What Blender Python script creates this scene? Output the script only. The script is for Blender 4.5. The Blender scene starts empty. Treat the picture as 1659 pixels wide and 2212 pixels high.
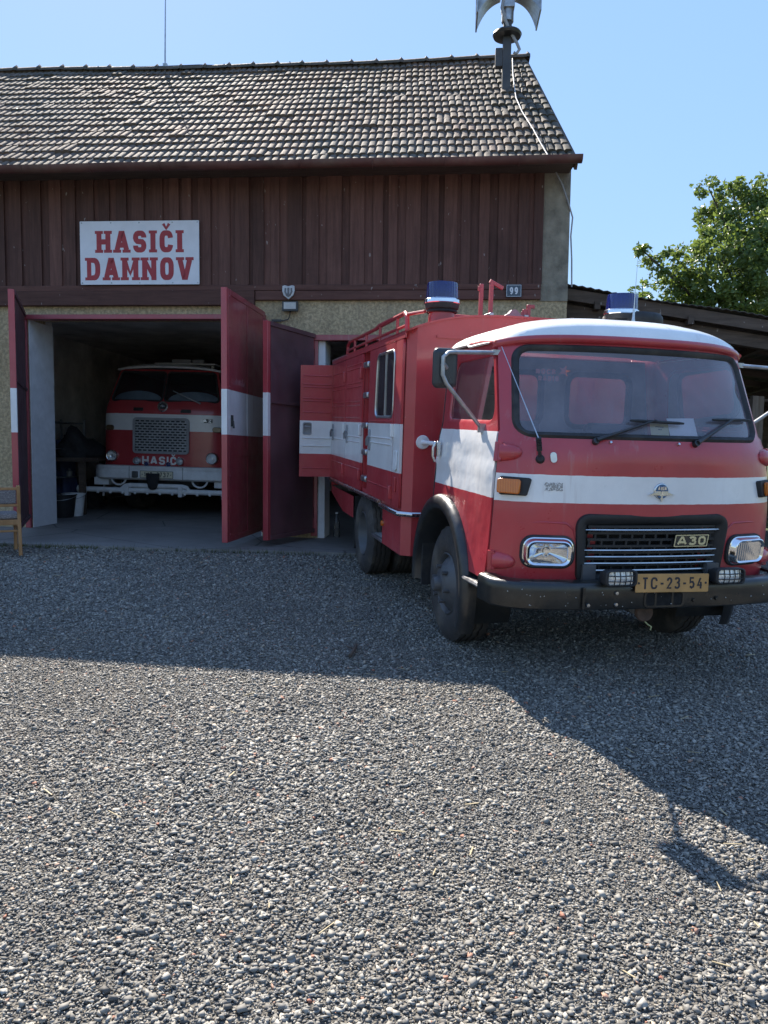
import bpy, bmesh, math, random
import numpy as np
from mathutils import Vector, Matrix
from mathutils.geometry import delaunay_2d_cdt
random.seed(7)
R = math.radians
scene = bpy.context.scene
col = scene.collection
V = Vector

# ------------------------------------------------------------------ camera frame (photo measured on a 1659 x 2212 grid)
FOC, CX, CY = 1661.0, 829.5, 1106.0
EYE = V((0, 0, 1.47))
PITCH, ROLL = R(4.5), 0.012
_fw = V((0, math.cos(PITCH), -math.sin(PITCH)))
_up = V((0, math.sin(PITCH), math.cos(PITCH)))
_rt = V((1, 0, 0))
CR = math.cos(ROLL) * _rt + math.sin(ROLL) * _up
CU = -math.sin(ROLL) * _rt + math.cos(ROLL) * _up


def hit(x, y, p0, nn):
    d = ((x - CX) / FOC) * CR - ((y - CY) / FOC) * CU + _fw
    return EYE + d * ((p0 - EYE).dot(nn) / d.dot(nn))


# yard: a plane that drains away from the barn; slab: the concrete floor of the barn
YN = V((0.01786632, -0.03880644, 0.99908701)).normalized()
Y0 = EYE - 1.47 * YN
SN = V((0.0165, 0, 1)).normalized()
S0 = V((0, 8.5, 0.356))


def yard(x, y):
    x = max(-14, min(14, x))
    y = max(-12, min(8.6, y))
    return Y0.z - (YN.x * (x - Y0.x) + YN.y * (y - Y0.y)) / YN.z


def slab(x, y):
    return S0.z - SN.x * x / SN.z


def on_yard(x, y):
    return hit(x, y, Y0, YN)


def on_slab(x, y):
    return hit(x, y, S0, SN)


# barn frame: X along the facade to the right, Y into the barn, Z up
YAW = R(4.3)
BO = V((-4.567, 9.942, 0))
BM = Matrix.Translation(BO) @ Matrix.Rotation(-YAW, 4, 'Z')
B_S = BM.to_3x3() @ V((1, 0, 0))
B_D = BM.to_3x3() @ V((0, 1, 0))


def b2w(s, d, z):
    return BM @ V((s, d, z))


# truck frame: X to the right of the picture, Y from its nose to its tail, Z off the yard
TF = V((0.23576453, -0.97090532, -0.0419279)).normalized()
TL = YN.cross(TF)
if TL.x < 0:
    TL = -TL
TL.normalize()
TO = V((1.32426769, 5.3206208, 0.18163831))
TM = Matrix(((TL.x, -TF.x, YN.x, TO.x), (TL.y, -TF.y, YN.y, TO.y), (TL.z, -TF.z, YN.z, TO.z), (0, 0, 0, 1)))


# ------------------------------------------------------------------ object helpers
def tag(o, label=None, cat=None, group=None, kind=None):
    if label:
        o['label'] = label
    if cat:
        o['category'] = cat
    if group:
        o['group'] = group
    if kind:
        o['kind'] = kind
    return o


def empty(name, mat=None):
    o = bpy.data.objects.new(name, None)
    o.empty_display_size = 0.2
    col.objects.link(o)
    if mat is not None:
        o.matrix_world = mat
    return o


def dup(o, parent=None):
    c = o.copy()
    col.objects.link(c)
    if parent is not None:
        c.parent = parent
    for ch in [k for k in bpy.data.objects if k.parent == o]:
        dup(ch, c)
    return c


class MB:
    """collects shapes of one part; build() links it as one mesh object"""

    def __init__(self):
        self.v = []
        self.f = []
        self.m = []
        self.k = 0

    def add(self, verts, faces, mat=None, k=None):
        b = len(self.v)
        if mat is None:
            self.v += [V(p) for p in verts]
        else:
            self.v += [mat @ V(p) for p in verts]
        self.f += [tuple(b + i for i in f) for f in faces]
        self.m += [self.k if k is None else k] * len(faces)
        return self

    def box(self, x0, x1, y0, y1, z0, z1, mat=None, k=None):
        vs = [(x, y, z) for z in (z0, z1) for y in (y0, y1) for x in (x0, x1)]
        fs = [(0, 2, 3, 1), (4, 5, 7, 6), (0, 1, 5, 4), (2, 6, 7, 3), (0, 4, 6, 2), (1, 3, 7, 5)]
        return self.add(vs, fs, mat, k)

    def bar(self, p0, p1, w, h, up=(0, 0, 1), k=None):
        p0, p1 = V(p0), V(p1)
        d = (p1 - p0).normalized()
        u = V(up)
        if abs(d.dot(u)) > .98:
            u = V((0, 1, 0))
        s = d.cross(u).normalized()
        u = s.cross(d).normalized()
        vs = [p + a * s * w / 2 + b * u * h / 2 for p in (p0, p1) for a, b in ((-1, -1), (1, -1), (1, 1), (-1, 1))]
        fs = [(3, 2, 1, 0), (4, 5, 6, 7), (0, 1, 5, 4), (1, 2, 6, 5), (2, 3, 7, 6), (3, 0, 4, 7)]
        return self.add(vs, fs, None, k)

    def tube(self, pts, r, n=8, closed=False, cap=True, k=None, mat=None):
        pts = [V(p) for p in pts]
        N = len(pts)
        rr = r if isinstance(r, (list, tuple)) else [r] * N
        rings = []
        prev = None
        for i, p in enumerate(pts):
            if closed:
                t = pts[(i + 1) % N] - pts[i - 1]
            else:
                t = pts[min(i + 1, N - 1)] - pts[max(i - 1, 0)]
            if t.length < 1e-9:
                t = V((0, 0, 1))
            t.normalize()
            if prev is None:
                a = t.cross(V((0, 0, 1)))
                if a.length < .05:
                    a = t.cross(V((0, 1, 0)))
            else:
                a = prev - t * prev.dot(t)
            a.normalize()
            prev = a
            b = t.cross(a)
            rings.append([p + rr[i] * (math.cos(2 * math.pi * j / n) * a + math.sin(2 * math.pi * j / n) * b) for j in range(n)])
        vs = [q for ring in rings for q in ring]
        fs = []
        for i in range(N if closed else N - 1):
            i2 = (i + 1) % N
            for j in range(n):
                j2 = (j + 1) % n
                fs.append((i * n + j, i * n + j2, i2 * n + j2, i2 * n + j))
        if cap and not closed:
            fs.append(tuple(range(n))[::-1])
            fs.append(tuple((N - 1) * n + j for j in range(n)))
        return self.add(vs, fs, mat, k)

    def lathe(self, prof, mat=None, n=32, k=None, caps=False):
        """prof: (radius, height) pairs turned about Z"""
        vs = []
        for r, h in prof:
            for j in range(n):
                a = 2 * math.pi * j / n
                vs.append((r * math.cos(a), r * math.sin(a), h))
        fs = []
        for i in range(len(prof) - 1):
            for j in range(n):
                j2 = (j + 1) % n
                fs.append((i * n + j, i * n + j2, (i + 1) * n + j2, (i + 1) * n + j))
        if caps:
            fs.append(tuple(range(n))[::-1])
            fs.append(tuple((len(prof) - 1) * n + j for j in range(n)))
        return self.add(vs, fs, mat, k)

    def prism(self, poly, z0, z1, mat=None, k=None):
        n = len(poly)
        vs = [(x, y, z0) for x, y in poly] + [(x, y, z1) for x, y in poly]
        fs = [tuple(range(n))[::-1], tuple(range(n, 2 * n))]
        fs += [(i, (i + 1) % n, n + (i + 1) % n, n + i) for i in range(n)]
        return self.add(vs, fs, mat, k)

    def ring(self, outer, inner, z0, z1, mat=None, k=None):
        """frame between two outlines with the same number of points"""
        n = len(outer)
        vs = [(x, y, z) for z in (z0, z1) for pl in (outer, inner) for x, y in pl]
        fs = []
        for i in range(n):
            j = (i + 1) % n
            fs += [(i, n + i, n + j, j), (2 * n + i, 2 * n + j, 3 * n + j, 3 * n + i), (i, j, 2 * n + j, 2 * n + i),
                   (n + i, 3 * n + i, 3 * n + j, n + j)]
        return self.add(vs, fs, mat, k)

    def panel(self, outline, holes, fn, res=.06, thick=0, k=None, edge=None):
        """sheet with true openings, cut in the plane and bent by fn(a, b)"""
        edge = edge or res
        vs, es = [], []

        def loop(pl):
            b = len(vs)
            pts = resample(pl, edge)
            vs.extend(V(p) for p in pts)
            n = len(pts)
            es.extend((b + i, b + (i + 1) % n) for i in range(n))
            return pts
        op = loop(outline)
        hp = [loop(h) for h in holes]
        xs = [p[0] for p in op]
        ys = [p[1] for p in op]
        nx = max(1, int((max(xs) - min(xs)) / res))
        ny = max(1, int((max(ys) - min(ys)) / res))
        for i in range(nx + 1):
            for j in range(ny + 1):
                x = min(xs) + (i + .5 * (j % 2)) * res
                y = min(ys) + j * res
                if inside((x, y), op) and dist_loop((x, y), op) > res * .45 and not any(
                        inside((x, y), h) or dist_loop((x, y), h) < res * .45 for h in hp):
                    vs.append(V((x, y)))
        r = delaunay_2d_cdt(vs, es, [], 0, 1e-6)
        V2, F2 = r[0], r[2]
        out = []
        for f in F2:
            cxx = sum(V2[i][0] for i in f) / len(f)
            cyy = sum(V2[i][1] for i in f) / len(f)
            if inside((cxx, cyy), op) and not any(inside((cxx, cyy), h) for h in hp):
                out.append(tuple(f))
        pv = [V(fn(p[0], p[1])) for p in V2]
        self.add(pv, out, None, k)
        return self

    def build(self, name, mats, parent=None, mat=None, smooth=35, bevel=0, solid=0, seg=2):
        me = bpy.data.meshes.new(name)
        me.from_pydata([tuple(p) for p in self.v], [], self.f)
        if not isinstance(mats, (list, tuple)):
            mats = [mats]
        for m in mats:
            me.materials.append(m)
        if len(mats) > 1:
            me.polygons.foreach_set('material_index', self.m)
        if smooth:
            bm = bmesh.new()
            bm.from_mesh(me)
            bmesh.ops.remove_doubles(bm, verts=bm.verts, dist=1e-6)
            lim = R(smooth)
            for e in bm.edges:
                e.smooth = len(e.link_faces) == 2 and e.calc_face_angle(0) < lim
            for f in bm.faces:
                f.smooth = True
            bm.to_mesh(me)
            bm.free()
        me.update()
        o = bpy.data.objects.new(name, me)
        col.objects.link(o)
        if parent is not None:
            o.parent = parent
        if mat is not None:
            if parent is None:
                o.matrix_world = mat
            else:
                o.matrix_local = mat
        if solid:
            s = o.modifiers.new('solid', 'SOLIDIFY')
            s.thickness = solid
            s.offset = 0
        if bevel:
            b = o.modifiers.new('bevel', 'BEVEL')
            b.width = bevel
            b.segments = seg
            b.limit_method = 'ANGLE'
            b.angle_limit = R(40)
        return o


def inside(p, pl):
    x, y = p
    c = False
    n = len(pl)
    j = n - 1
    for i in range(n):
        xi, yi = pl[i][0], pl[i][1]
        xj, yj = pl[j][0], pl[j][1]
        if (yi > y) != (yj > y) and x < (xj - xi) * (y - yi) / (yj - yi) + xi:
            c = not c
        j = i
    return c


def dist_loop(p, pl):
    x, y = p
    d = 1e9
    n = len(pl)
    for i in range(n):
        ax, ay = pl[i][0], pl[i][1]
        bx, by = pl[(i + 1) % n][0], pl[(i + 1) % n][1]
        dx, dy = bx - ax, by - ay
        l2 = dx * dx + dy * dy
        t = 0 if l2 == 0 else max(0, min(1, ((x - ax) * dx + (y - ay) * dy) / l2))
        d = min(d, (ax + t * dx - x) ** 2 + (ay + t * dy - y) ** 2)
    return math.sqrt(d)


def resample(pl, step):
    out = []
    n = len(pl)
    for i in range(n):
        a, b = V((pl[i][0], pl[i][1])), V((pl[(i + 1) % n][0], pl[(i + 1) % n][1]))
        m = max(1, int((b - a).length / step))
        out += [tuple(a.lerp(b, t / m)) for t in range(m)]
    return out


def rpoly(pts, r, n=6):
    """polygon with rounded corners"""
    out = []
    N = len(pts)
    for i in range(N):
        p0, p1, p2 = V(pts[i - 1]), V(pts[i]), V(pts[(i + 1) % N])
        rr = r[i] if isinstance(r, (list, tuple)) else r
        a = (p0 - p1).normalized()
        b = (p2 - p1).normalized()
        ang = a.angle(b)
        if rr < 1e-6 or ang > 3.1:
            out.append(tuple(p1))
            continue
        t = min(rr / math.tan(ang / 2), (p0 - p1).length * .49, (p2 - p1).length * .49)
        q0, q2 = p1 + a * t, p1 + b * t
        for k in range(n + 1):
            u = k / n
            out.append(tuple((1 - u) ** 2 * q0 + 2 * u * (1 - u) * (p1 * .82 + (q0 + q2) * .09) + u * u * q2))
    return out


def rrect(x0, x1, y0, y1, r, n=6):
    return rpoly([(x0, y0), (x1, y0), (x1, y1), (x0, y1)], r, n)


def inset(pl, d):
    """outline moved inwards by d (anticlockwise outline)"""
    out = []
    n = len(pl)
    for i in range(n):
        a, b, c = V(pl[i - 1][:2]), V(pl[i][:2]), V(pl[(i + 1) % n][:2])
        e1, e2 = (b - a), (c - b)
        if e1.length < 1e-9:
            e1 = e2
        if e2.length < 1e-9:
            e2 = e1
        n1 = V((-e1.y, e1.x)).normalized()
        n2 = V((-e2.y, e2.x)).normalized()
        m = n1 + n2
        m = m.normalized() if m.length > 1e-6 else n1
        out.append(tuple(b + m * d / max(.5, m.dot(n1))))
    return out


def frame(o, x, y):
    """matrix with origin o, columns x, y and x cross y"""
    o, x = V(o), V(x).normalized()
    y = V(y)
    y = (y - x * y.dot(x)).normalized()
    z = x.cross(y)
    return Matrix(((x.x, y.x, z.x, o.x), (x.y, y.y, z.y, o.y), (x.z, y.z, z.z, o.z), (0, 0, 0, 1)))


# ------------------------------------------------------------------ lettering
def _arc(cx, cy, rx, ry, a0, a1, n=5):
    return [(cx + rx * math.cos(R(a0 + (a1 - a0) * i / n)), cy + ry * math.sin(R(a0 + (a1 - a0) * i / n))) for i in range(n + 1)]


q = .34
_O = _arc(1 - q, 1 - q, q, q, 0, 90) + _arc(q, 1 - q, q, q, 90, 180) + _arc(q, q, q, q, 180, 270) + _arc(1 - q, q, q, q, 270, 360)
_C = _arc(1 - q, 1 - q, q, q, 8, 90) + _arc(q, 1 - q, q, q, 90, 180) + _arc(q, q, q, q, 180, 270) + _arc(1 - q, q, q, q, 270, 352)
_S = [(1, .74)] + _arc(.66, .75, .34, .25, 0, 90) + _arc(.34, .75, .34, .25, 90, 250) + _arc(.66, .25, .34, .25, 70, -90) + _arc(.34, .25, .34, .25, 270, 180) + [(0, .26)]
GLY = {
    'H': (.8, [[(0, 0), (0, 1)], [(1, 0), (1, 1)], [(0, .5), (1, .5)]]),
    'A': (.85, [[(0, 0), (.42, 1), (.58, 1), (1, 0)], [(.17, .3), (.83, .3)]]),
    'S': (.74, [_S]), 'I': (.0, [[(.5, 0), (.5, 1)]]), 'C': (.75, [_C]),
    'D': (.78, [[(0, 0), (0, 1), (.6, 1)] + _arc(.6, .6, .4, .4, 90, 0) + _arc(.6, .4, .4, .4, 0, -90) + [(0, 0)]]),
    'M': (1.0, [[(0, 0), (0, 1)], [(1, 0), (1, 1)], [(.04, 1), (.5, .22), (.96, 1)]]), 'N': (.82, [[(0, 0), (0, 1)], [(1, 0), (1, 1)], [(.03, 1), (.5, .5), (.97, 0)]]),
    'O': (.76, [_O + [_O[0]]]), 'V': (.85, [[(0, 1), (.42, 0), (.58, 0), (1, 1)]]),
    'R': (.76, [[(0, 0), (0, 1), (.65, 1)] + _arc(.65, .77, .35, .23, 90, -90) + [(0, .54)], [(.55, .54), (1, 0)]]),
    'K': (.78, [[(0, 0), (0, 1)], [(1, 1), (.1, .45)], [(.35, .6), (1, 0)]]),
    'X': (.8, [[(0, 0), (1, 1)], [(0, 1), (1, 0)]]), 'T': (.72, [[(0, 1), (1, 1)], [(.5, 0), (.5, 1)]]),
    '-': (.42, [[(0, .45), (1, .45)]]), ' ': (.5, []), '.': (.1, [[(.5, .4), (.5, .5)]]),
    'L': (.62, [[(0, 1), (0, 0), (1, 0)]]), 'Z': (.72, [[(0, 1), (1, 1), (0, 0), (1, 0)]]),
    '0': (.6, [_O + [_O[0]]]), '1': (.3, [[(0, .72), (.75, 1), (.75, 0)]]),
    '2': (.6, [[(0, .72)] + _arc(.5, .72, .5, .28, 180, -20) + [(0, 0), (1, 0)]]),
    '3': (.6, [[(.02, .84), (.12, .98), (.3, 1)] + _arc(.6, .775, .36, .225, 90, -90) + [(.35, .55)], [(.6, .55)] + _arc(.62, .275, .38, .275, 90, -90) + [(.3, 0), (.1, .03), (0, .17)]]),
    '4': (.64, [[(.62, 1), (0, .26), (1, .26)], [(.72, .5), (.72, 0)]]),
    '5': (.6, [[(.92, 1), (.08, 1), (.03, .52)] + _arc(.48, .32, .52, .32, 120, -150)]),
    '7': (.58, [[(0, 1), (1, 1), (.3, 0)]]),
    '9': (.6, [_arc(.5, .68, .5, .32, 0, 360, 14), [(1, .68), (.98, .4), (.8, .12), (.45, 0), (.1, .08)]]),
    'J': (.5, [[(1, 1), (1, .25)] + _arc(.5, .28, .5, .28, 0, -165)]),
    'h': (.5, [[(0, 0), (0, 1)], [(0, .55), (1, .6), (1, 0)]]),
}


def ribbon(mb, pts, t, z0, z1, mat, k=None):
    P = []
    for p in pts:
        p = V(p)
        if not P or (p - P[-1]).length > 1e-5:
            P.append(p)
    n = len(P)
    closed = (P[0] - P[-1]).length < 1e-4
    if closed:
        P.pop()
        n -= 1
    L_, R_ = [], []
    for i in range(n):
        if closed:
            a, b = P[i] - P[i - 1], P[(i + 1) % n] - P[i]
        else:
            a = P[i] - P[i - 1] if i else P[1] - P[0]
            b = P[i + 1] - P[i] if i < n - 1 else P[-1] - P[-2]
        n1 = V((-a.y, a.x)).normalized()
        n2 = V((-b.y, b.x)).normalized()
        m = n1 + n2
        m = m.normalized() if m.length > 1e-4 else n1
        s = min(1.22, 1 / max(.35, m.dot(n1))) * t / 2
        L_.append(P[i] + m * s)
        R_.append(P[i] - m * s)
    vs = [(p.x, p.y, z) for z in (z0, z1) for pl in (L_, R_) for p in pl]
    fs = []
    for i in range(n if closed else n - 1):
        j = (i + 1) % n
        fs += [(2 * n + i, 3 * n + i, 3 * n + j, 2 * n + j), (i, 2 * n + i, 2 * n + j, j), (n + i, n + j, 3 * n + j, 3 * n + i)]
    if not closed:
        fs += [(0, n, 3 * n, 2 * n), (n - 1, 3 * n - 1, 4 * n - 1, 2 * n - 1)]
    mb.add(vs, fs, mat, k)


def lettering(mb, text, h, width, t, mat, z=.0005, gap=.22, serif=0, th=.001, k=None):
    """strokes of the words, centred on the origin of mat, in its XY plane"""
    ws = [GLY[c.replace('Č', 'C')][0] for c in text]
    n = len(text)
    fixed = n * t
    free = width - fixed
    unit = free / (sum(ws) + gap * (n - 1)) if (sum(ws) + gap * (n - 1)) else 0
    x = -width / 2
    e = 0
    for c, w in zip(text, ws):
        gw = w * unit
        g = GLY[c.replace('Č', 'C')][1]
        tx = lambda p: (x + t / 2 + p[0] * gw, -h / 2 + t / 2 + p[1] * (h - t))
        for st in g:
            pts = [tx(p) for p in st]
            if t > 0 and len(st) == 2 and abs(pts[0][0] - pts[1][0]) < 1e-6 and c not in '-.':
                s = 1 if pts[1][1] > pts[0][1] else -1
                pts = [(pts[0][0], pts[0][1] - s * t / 2), (pts[1][0], pts[1][1] + s * t / 2)]
                if c in 'T4':
                    pts[1] = (pts[1][0], pts[1][1] - t * .9) if c == 'T' else pts[1]
            e += 1
            ribbon(mb, pts, t * (.72 if c in 'MN' and serif and len(st) > 2 else 1), z, z + th + e * .00004, mat, k)
        if c == 'Č':
            cx_ = x + t / 2 + gw / 2
            e += 1
            ribbon(mb, [(cx_ - gw * .35, h / 2 + t * 1.25), (cx_, h / 2 + t * .35), (cx_ + gw * .35, h / 2 + t * 1.25)], t * .55, z, z + th + e * .00004, mat, k)
        if serif:
            feet = {'H': [(0, 0), (0, 1), (1, 0), (1, 1)], 'A': [(0, 0), (1, 0)], 'I': [(.5, 0), (.5, 1)], 'D': [(0, 0), (0, 1)],
                    'M': [(0, 0), (0, 1), (1, 0), (1, 1)], 'N': [(0, 0), (0, 1), (1, 1)], 'V': [(0, 1), (1, 1)]}.get(c, [])
            for fx, fy in feet:
                px, _ = tx((fx, fy))
                yy = -h / 2 + serif * .5 if fy == 0 else h / 2 - serif * .5
                e += 1
                hw = t * .80
                mb.box(px - hw, px + hw, yy - serif / 2, yy + serif / 2, z, z + th + e * .00004, mat, k)
        x += gw + t + gap * unit
    return mb
# ------------------------------------------------------------------ materials
def nt_new(name):
    m = bpy.data.materials.new(name)
    m.use_nodes = True
    nt = m.node_tree
    return m, nt, nt.nodes['Principled BSDF']


class NT:
    def __init__(self, nt):
        self.nt = nt

    def n(self, typ, **kw):
        x = self.nt.nodes.new('ShaderNode' + typ)
        for a, b in kw.items():
            setattr(x, a, b)
        return x

    def l(self, a, b):
        self.nt.links.new(a, b)

    def coord(self, kind='Object', scale=None):
        t = self.n('TexCoord').outputs[kind]
        if scale is not None:
            mp = self.n('Mapping')
            mp.inputs['Scale'].default_value = scale if isinstance(scale, (tuple, list)) else (scale,) * 3
            self.l(t, mp.inputs[0])
            t = mp.outputs[0]
        return t

    def noise(self, vec, scale, detail=4, rough=.55, out='Fac', dist=0):
        x = self.n('TexNoise')
        x.inputs['Scale'].default_value = scale
        x.inputs['Detail'].default_value = detail
        x.inputs['Roughness'].default_value = rough
        x.inputs['Distortion'].default_value = dist
        if vec is not None:
            self.l(vec, x.inputs['Vector'])
        return x.outputs[out]

    def ramp(self, fac, stops):
        x = self.n('ValToRGB')
        el = x.color_ramp.elements
        while len(el) < len(stops):
            el.new(.5)
        for e, (p, c) in zip(el, stops):
            e.position = p
            e.color = (c, c, c, 1) if isinstance(c, (int, float)) else (*c, 1)
        self.l(fac, x.inputs[0])
        return x.outputs[0]

    def math(self, op, a, b=None, clamp=False):
        x = self.n('Math', operation=op, use_clamp=clamp)
        for i, s in enumerate((a, b)):
            if s is None:
                continue
            if isinstance(s, (int, float)):
                x.inputs[i].default_value = s
            else:
                self.l(s, x.inputs[i])
        return x.outputs[0]

    def mix(self, fac, a, b, blend='MIX'):
        x = self.n('Mix', data_type='RGBA', blend_type=blend)
        for i, s in ((0, fac), (6, a), (7, b)):
            if isinstance(s, (int, float)):
                x.inputs[i].default_value = s
            elif isinstance(s, tuple):
                x.inputs[i].default_value = (*s, 1)
            else:
                self.l(s, x.inputs[i])
        return x.outputs[2]

    def bump(self, h, strength=.3, dist=.01, normal=None):
        x = self.n('Bump')
        x.inputs['Strength'].default_value = strength
        x.inputs['Distance'].default_value = dist
        self.l(h, x.inputs['Height'])
        if normal is not None:
            self.l(normal, x.inputs['Normal'])
        return x.outputs[0]


def mk(name, c, rough=.5, metal=0., var=.18, vs=6, bump=0, bs=60, coat=0, c2=None, dirt=0, spec=.5, stretch=None):
    """plain procedural surface: colour wandering between two tones, worn gloss, optional grain and dust"""
    m, nt, p = nt_new(name)
    N = NT(nt)
    co = N.coord('Object', stretch) if stretch else N.coord('Object')
    f = N.noise(co, vs, 5, .6)
    a = tuple(x * (1 - var) for x in c)
    b = c2 if c2 else tuple(min(1, x * (1 + var)) for x in c)
    cc = N.mix(N.ramp(f, [(.32, 0.), (.68, 1.)]), a, b)
    if dirt:
        d = N.noise(co, vs * .6 + 1.3, 8, .7)
        cc = N.mix(N.math('MULTIPLY', N.ramp(d, [(.48, 0.), (.72, 1.)]), dirt), cc, (.20, .17, .13))
    N.l(cc, p.inputs['Base Color'])
    rr = N.noise(co, vs * 3 + 2, 4)
    N.l(N.ramp(rr, [(.3, max(.02, rough * .8)), (.7, min(1, rough * 1.2))]), p.inputs['Roughness'])
    p.inputs['Metallic'].default_value = metal
    p.inputs['Specular IOR Level'].default_value = spec
    p.inputs['Coat Weight'].default_value = coat
    p.inputs['Coat Roughness'].default_value = .12
    if bump:
        N.l(N.bump(N.noise(co, bs, 6, .65), bump, .01), p.inputs['Normal'])
    return m


RED = (.44, .027, .040)
WHITE = (.84, .84, .84)


def paint(name, base=RED, stripe=None, band=WHITE, rough=.34, chips=.5, streak=.35, wav=.0015, axis='Z', dust=.12):
    """old enamel: faded red with a white band between two heights, chips, runs and dust"""
    m, nt, p = nt_new(name)
    N = NT(nt)
    co = N.coord('Object')
    f = N.noise(co, 2.2, 6, .6)
    red = N.mix(N.ramp(f, [(.3, 0.), (.7, 1.)]), tuple(x * .86 for x in base), tuple(min(1, x * 1.1 + .006) for x in base))
    colr = red
    if stripe:
        sp = N.n('SeparateXYZ')
        N.l(co, sp.inputs[0])
        wob = N.math('MULTIPLY', N.math('SUBTRACT', N.noise(co, 14, 3), .5), .006)
        z = N.math('ADD', sp.outputs[axis], wob)
        s = N.math('MULTIPLY', N.math('GREATER_THAN', z, stripe[0]), N.math('LESS_THAN', z, stripe[1]))
        wh = N.mix(N.ramp(N.noise(co, 3.1, 6, .65), [(.35, 0.), (.75, 1.)]), band, tuple(x * .82 for x in band))
        colr = N.mix(s, red, wh)
    # vertical water runs
    mp = N.n('Mapping')
    mp.inputs['Scale'].default_value = (26, 26, 1.2)
    N.l(co, mp.inputs[0])
    run = N.ramp(N.noise(mp.outputs[0], 1.0, 3, .5), [(.60, 0.), (.74, 1.)])
    lo = N.ramp(N.noise(co, 2.6, 3), [(.42, 0.), (.62, 1.)])
    colr = N.mix(N.math('MULTIPLY', N.math('MULTIPLY', run, lo), streak), colr, (.36, .25, .24))
    # dust film
    du = N.ramp(N.noise(co, 1.3, 7, .7), [(.35, 0.), (.8, 1.)])
    colr = N.mix(N.math('MULTIPLY', du, dust), colr, (.34, .29, .27))
    # chips to primer
    if chips:
        ch = N.noise(co, 34, 5, .75)
        near = N.ramp(N.noise(co, 1.9, 3), [(.46, 0.), (.66, 1.)])
        chm = N.math('MULTIPLY', N.ramp(ch, [(.675, 0.), (.69, 1.)]), near)
        colr = N.mix(N.math('MULTIPLY', chm, chips), colr, (.46, .40, .37))
    N.l(colr, p.inputs['Base Color'])
    N.l(N.ramp(N.noise(co, 5, 6, .65), [(.3, rough * .75), (.75, rough * 1.45)]), p.inputs['Roughness'])
    p.inputs['Coat Weight'].default_value = .5
    p.inputs['Coat Roughness'].default_value = .14
    h = N.noise(co, 3.2, 3, .5)
    N.l(N.bump(h, .35, wav * 10), p.inputs['Normal'])
    return m


def wood(name, c, c2, rough=.75, axis=(18, 18, 1.2), bump=.35, isl=True, spread=.5):
    """weathered boards: grain along one axis, each board a little different"""
    m, nt, p = nt_new(name)
    N = NT(nt)
    co = N.coord('Object')
    g = N.n('NewGeometry')
    rnd = g.outputs['Random Per Island']
    off = N.n('CombineXYZ')
    N.l(N.math('MULTIPLY', rnd, 37.0), off.inputs[0])
    N.l(N.math('MULTIPLY', rnd, 11.0), off.inputs[2])
    ad = N.n('VectorMath', operation='ADD')
    N.l(co, ad.inputs[0])
    N.l(off.outputs[0], ad.inputs[1])
    mp = N.n('Mapping')
    mp.inputs['Scale'].default_value = axis
    N.l(ad.outputs[0], mp.inputs[0])
    gr = N.noise(mp.outputs[0], 1.6, 8, .65, dist=.6)
    cc = N.mix(N.ramp(gr, [(.32, 0.), (.7, 1.)]), c, c2)
    wt = N.noise(co, 1.4, 6, .7)
    cc = N.mix(N.math('MULTIPLY', N.ramp(wt, [(.5, 0.), (.72, 1.)]), .4), cc, tuple(x * .35 for x in c))
    hv = N.math('ADD', N.math('MULTIPLY', rnd, spread), 1 - spread / 2)
    cm = N.n('CombineXYZ')
    for i in range(3):
        N.l(hv, cm.inputs[i])
    cc = N.mix(1.0, cc, cm.outputs[0], 'MULTIPLY')
    fl = N.noise(N.coord('Object', (9, 9, 3.5)), 3.0, 2, .4)
    cc = N.mix(N.math('MULTIPLY', N.ramp(fl, [(.735, 0.), (.75, 1.)]), .55), cc, (.42, .38, .36))
    N.l(cc, p.inputs['Base Color'])
    p.inputs['Roughness'].default_value = rough
    p.inputs['Specular IOR Level'].default_value = .3
    N.l(N.bump(gr, bump, .008), p.inputs['Normal'])
    return m


def glass(name, tint=(.8, .84, .86), dust=.06, rough=.02, refl=1.0, film_col=(.55, .55, .6)):
    """a single pane: see-through with Fresnel reflection and a thin diffuse film: dust, on the windscreen also painted sky reflection"""
    m, nt, p = nt_new(name)
    N = NT(nt)
    nt.nodes.remove(p)
    out = nt.nodes['Material Output']
    tr = N.n('BsdfTransparent')
    tr.inputs[0].default_value = (*tint, 1)
    gl = N.n('BsdfGlossy')
    gl.inputs['Roughness'].default_value = rough
    df = N.n('BsdfDiffuse')
    df.inputs[0].default_value = (*film_col, 1)
    fr = N.n('Fresnel')
    fr.inputs[0].default_value = 1.5
    m1 = N.n('MixShader')
    N.l(N.math('MULTIPLY', fr.outputs[0], refl, True), m1.inputs[0])
    N.l(tr.outputs[0], m1.inputs[1])
    N.l(gl.outputs[0], m1.inputs[2])
    co = N.coord('Object')
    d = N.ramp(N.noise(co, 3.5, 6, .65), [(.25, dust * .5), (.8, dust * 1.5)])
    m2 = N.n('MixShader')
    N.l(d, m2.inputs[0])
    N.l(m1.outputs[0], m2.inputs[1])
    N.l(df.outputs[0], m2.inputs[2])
    N.l(m2.outputs[0], out.inputs[0])
    return m


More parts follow.
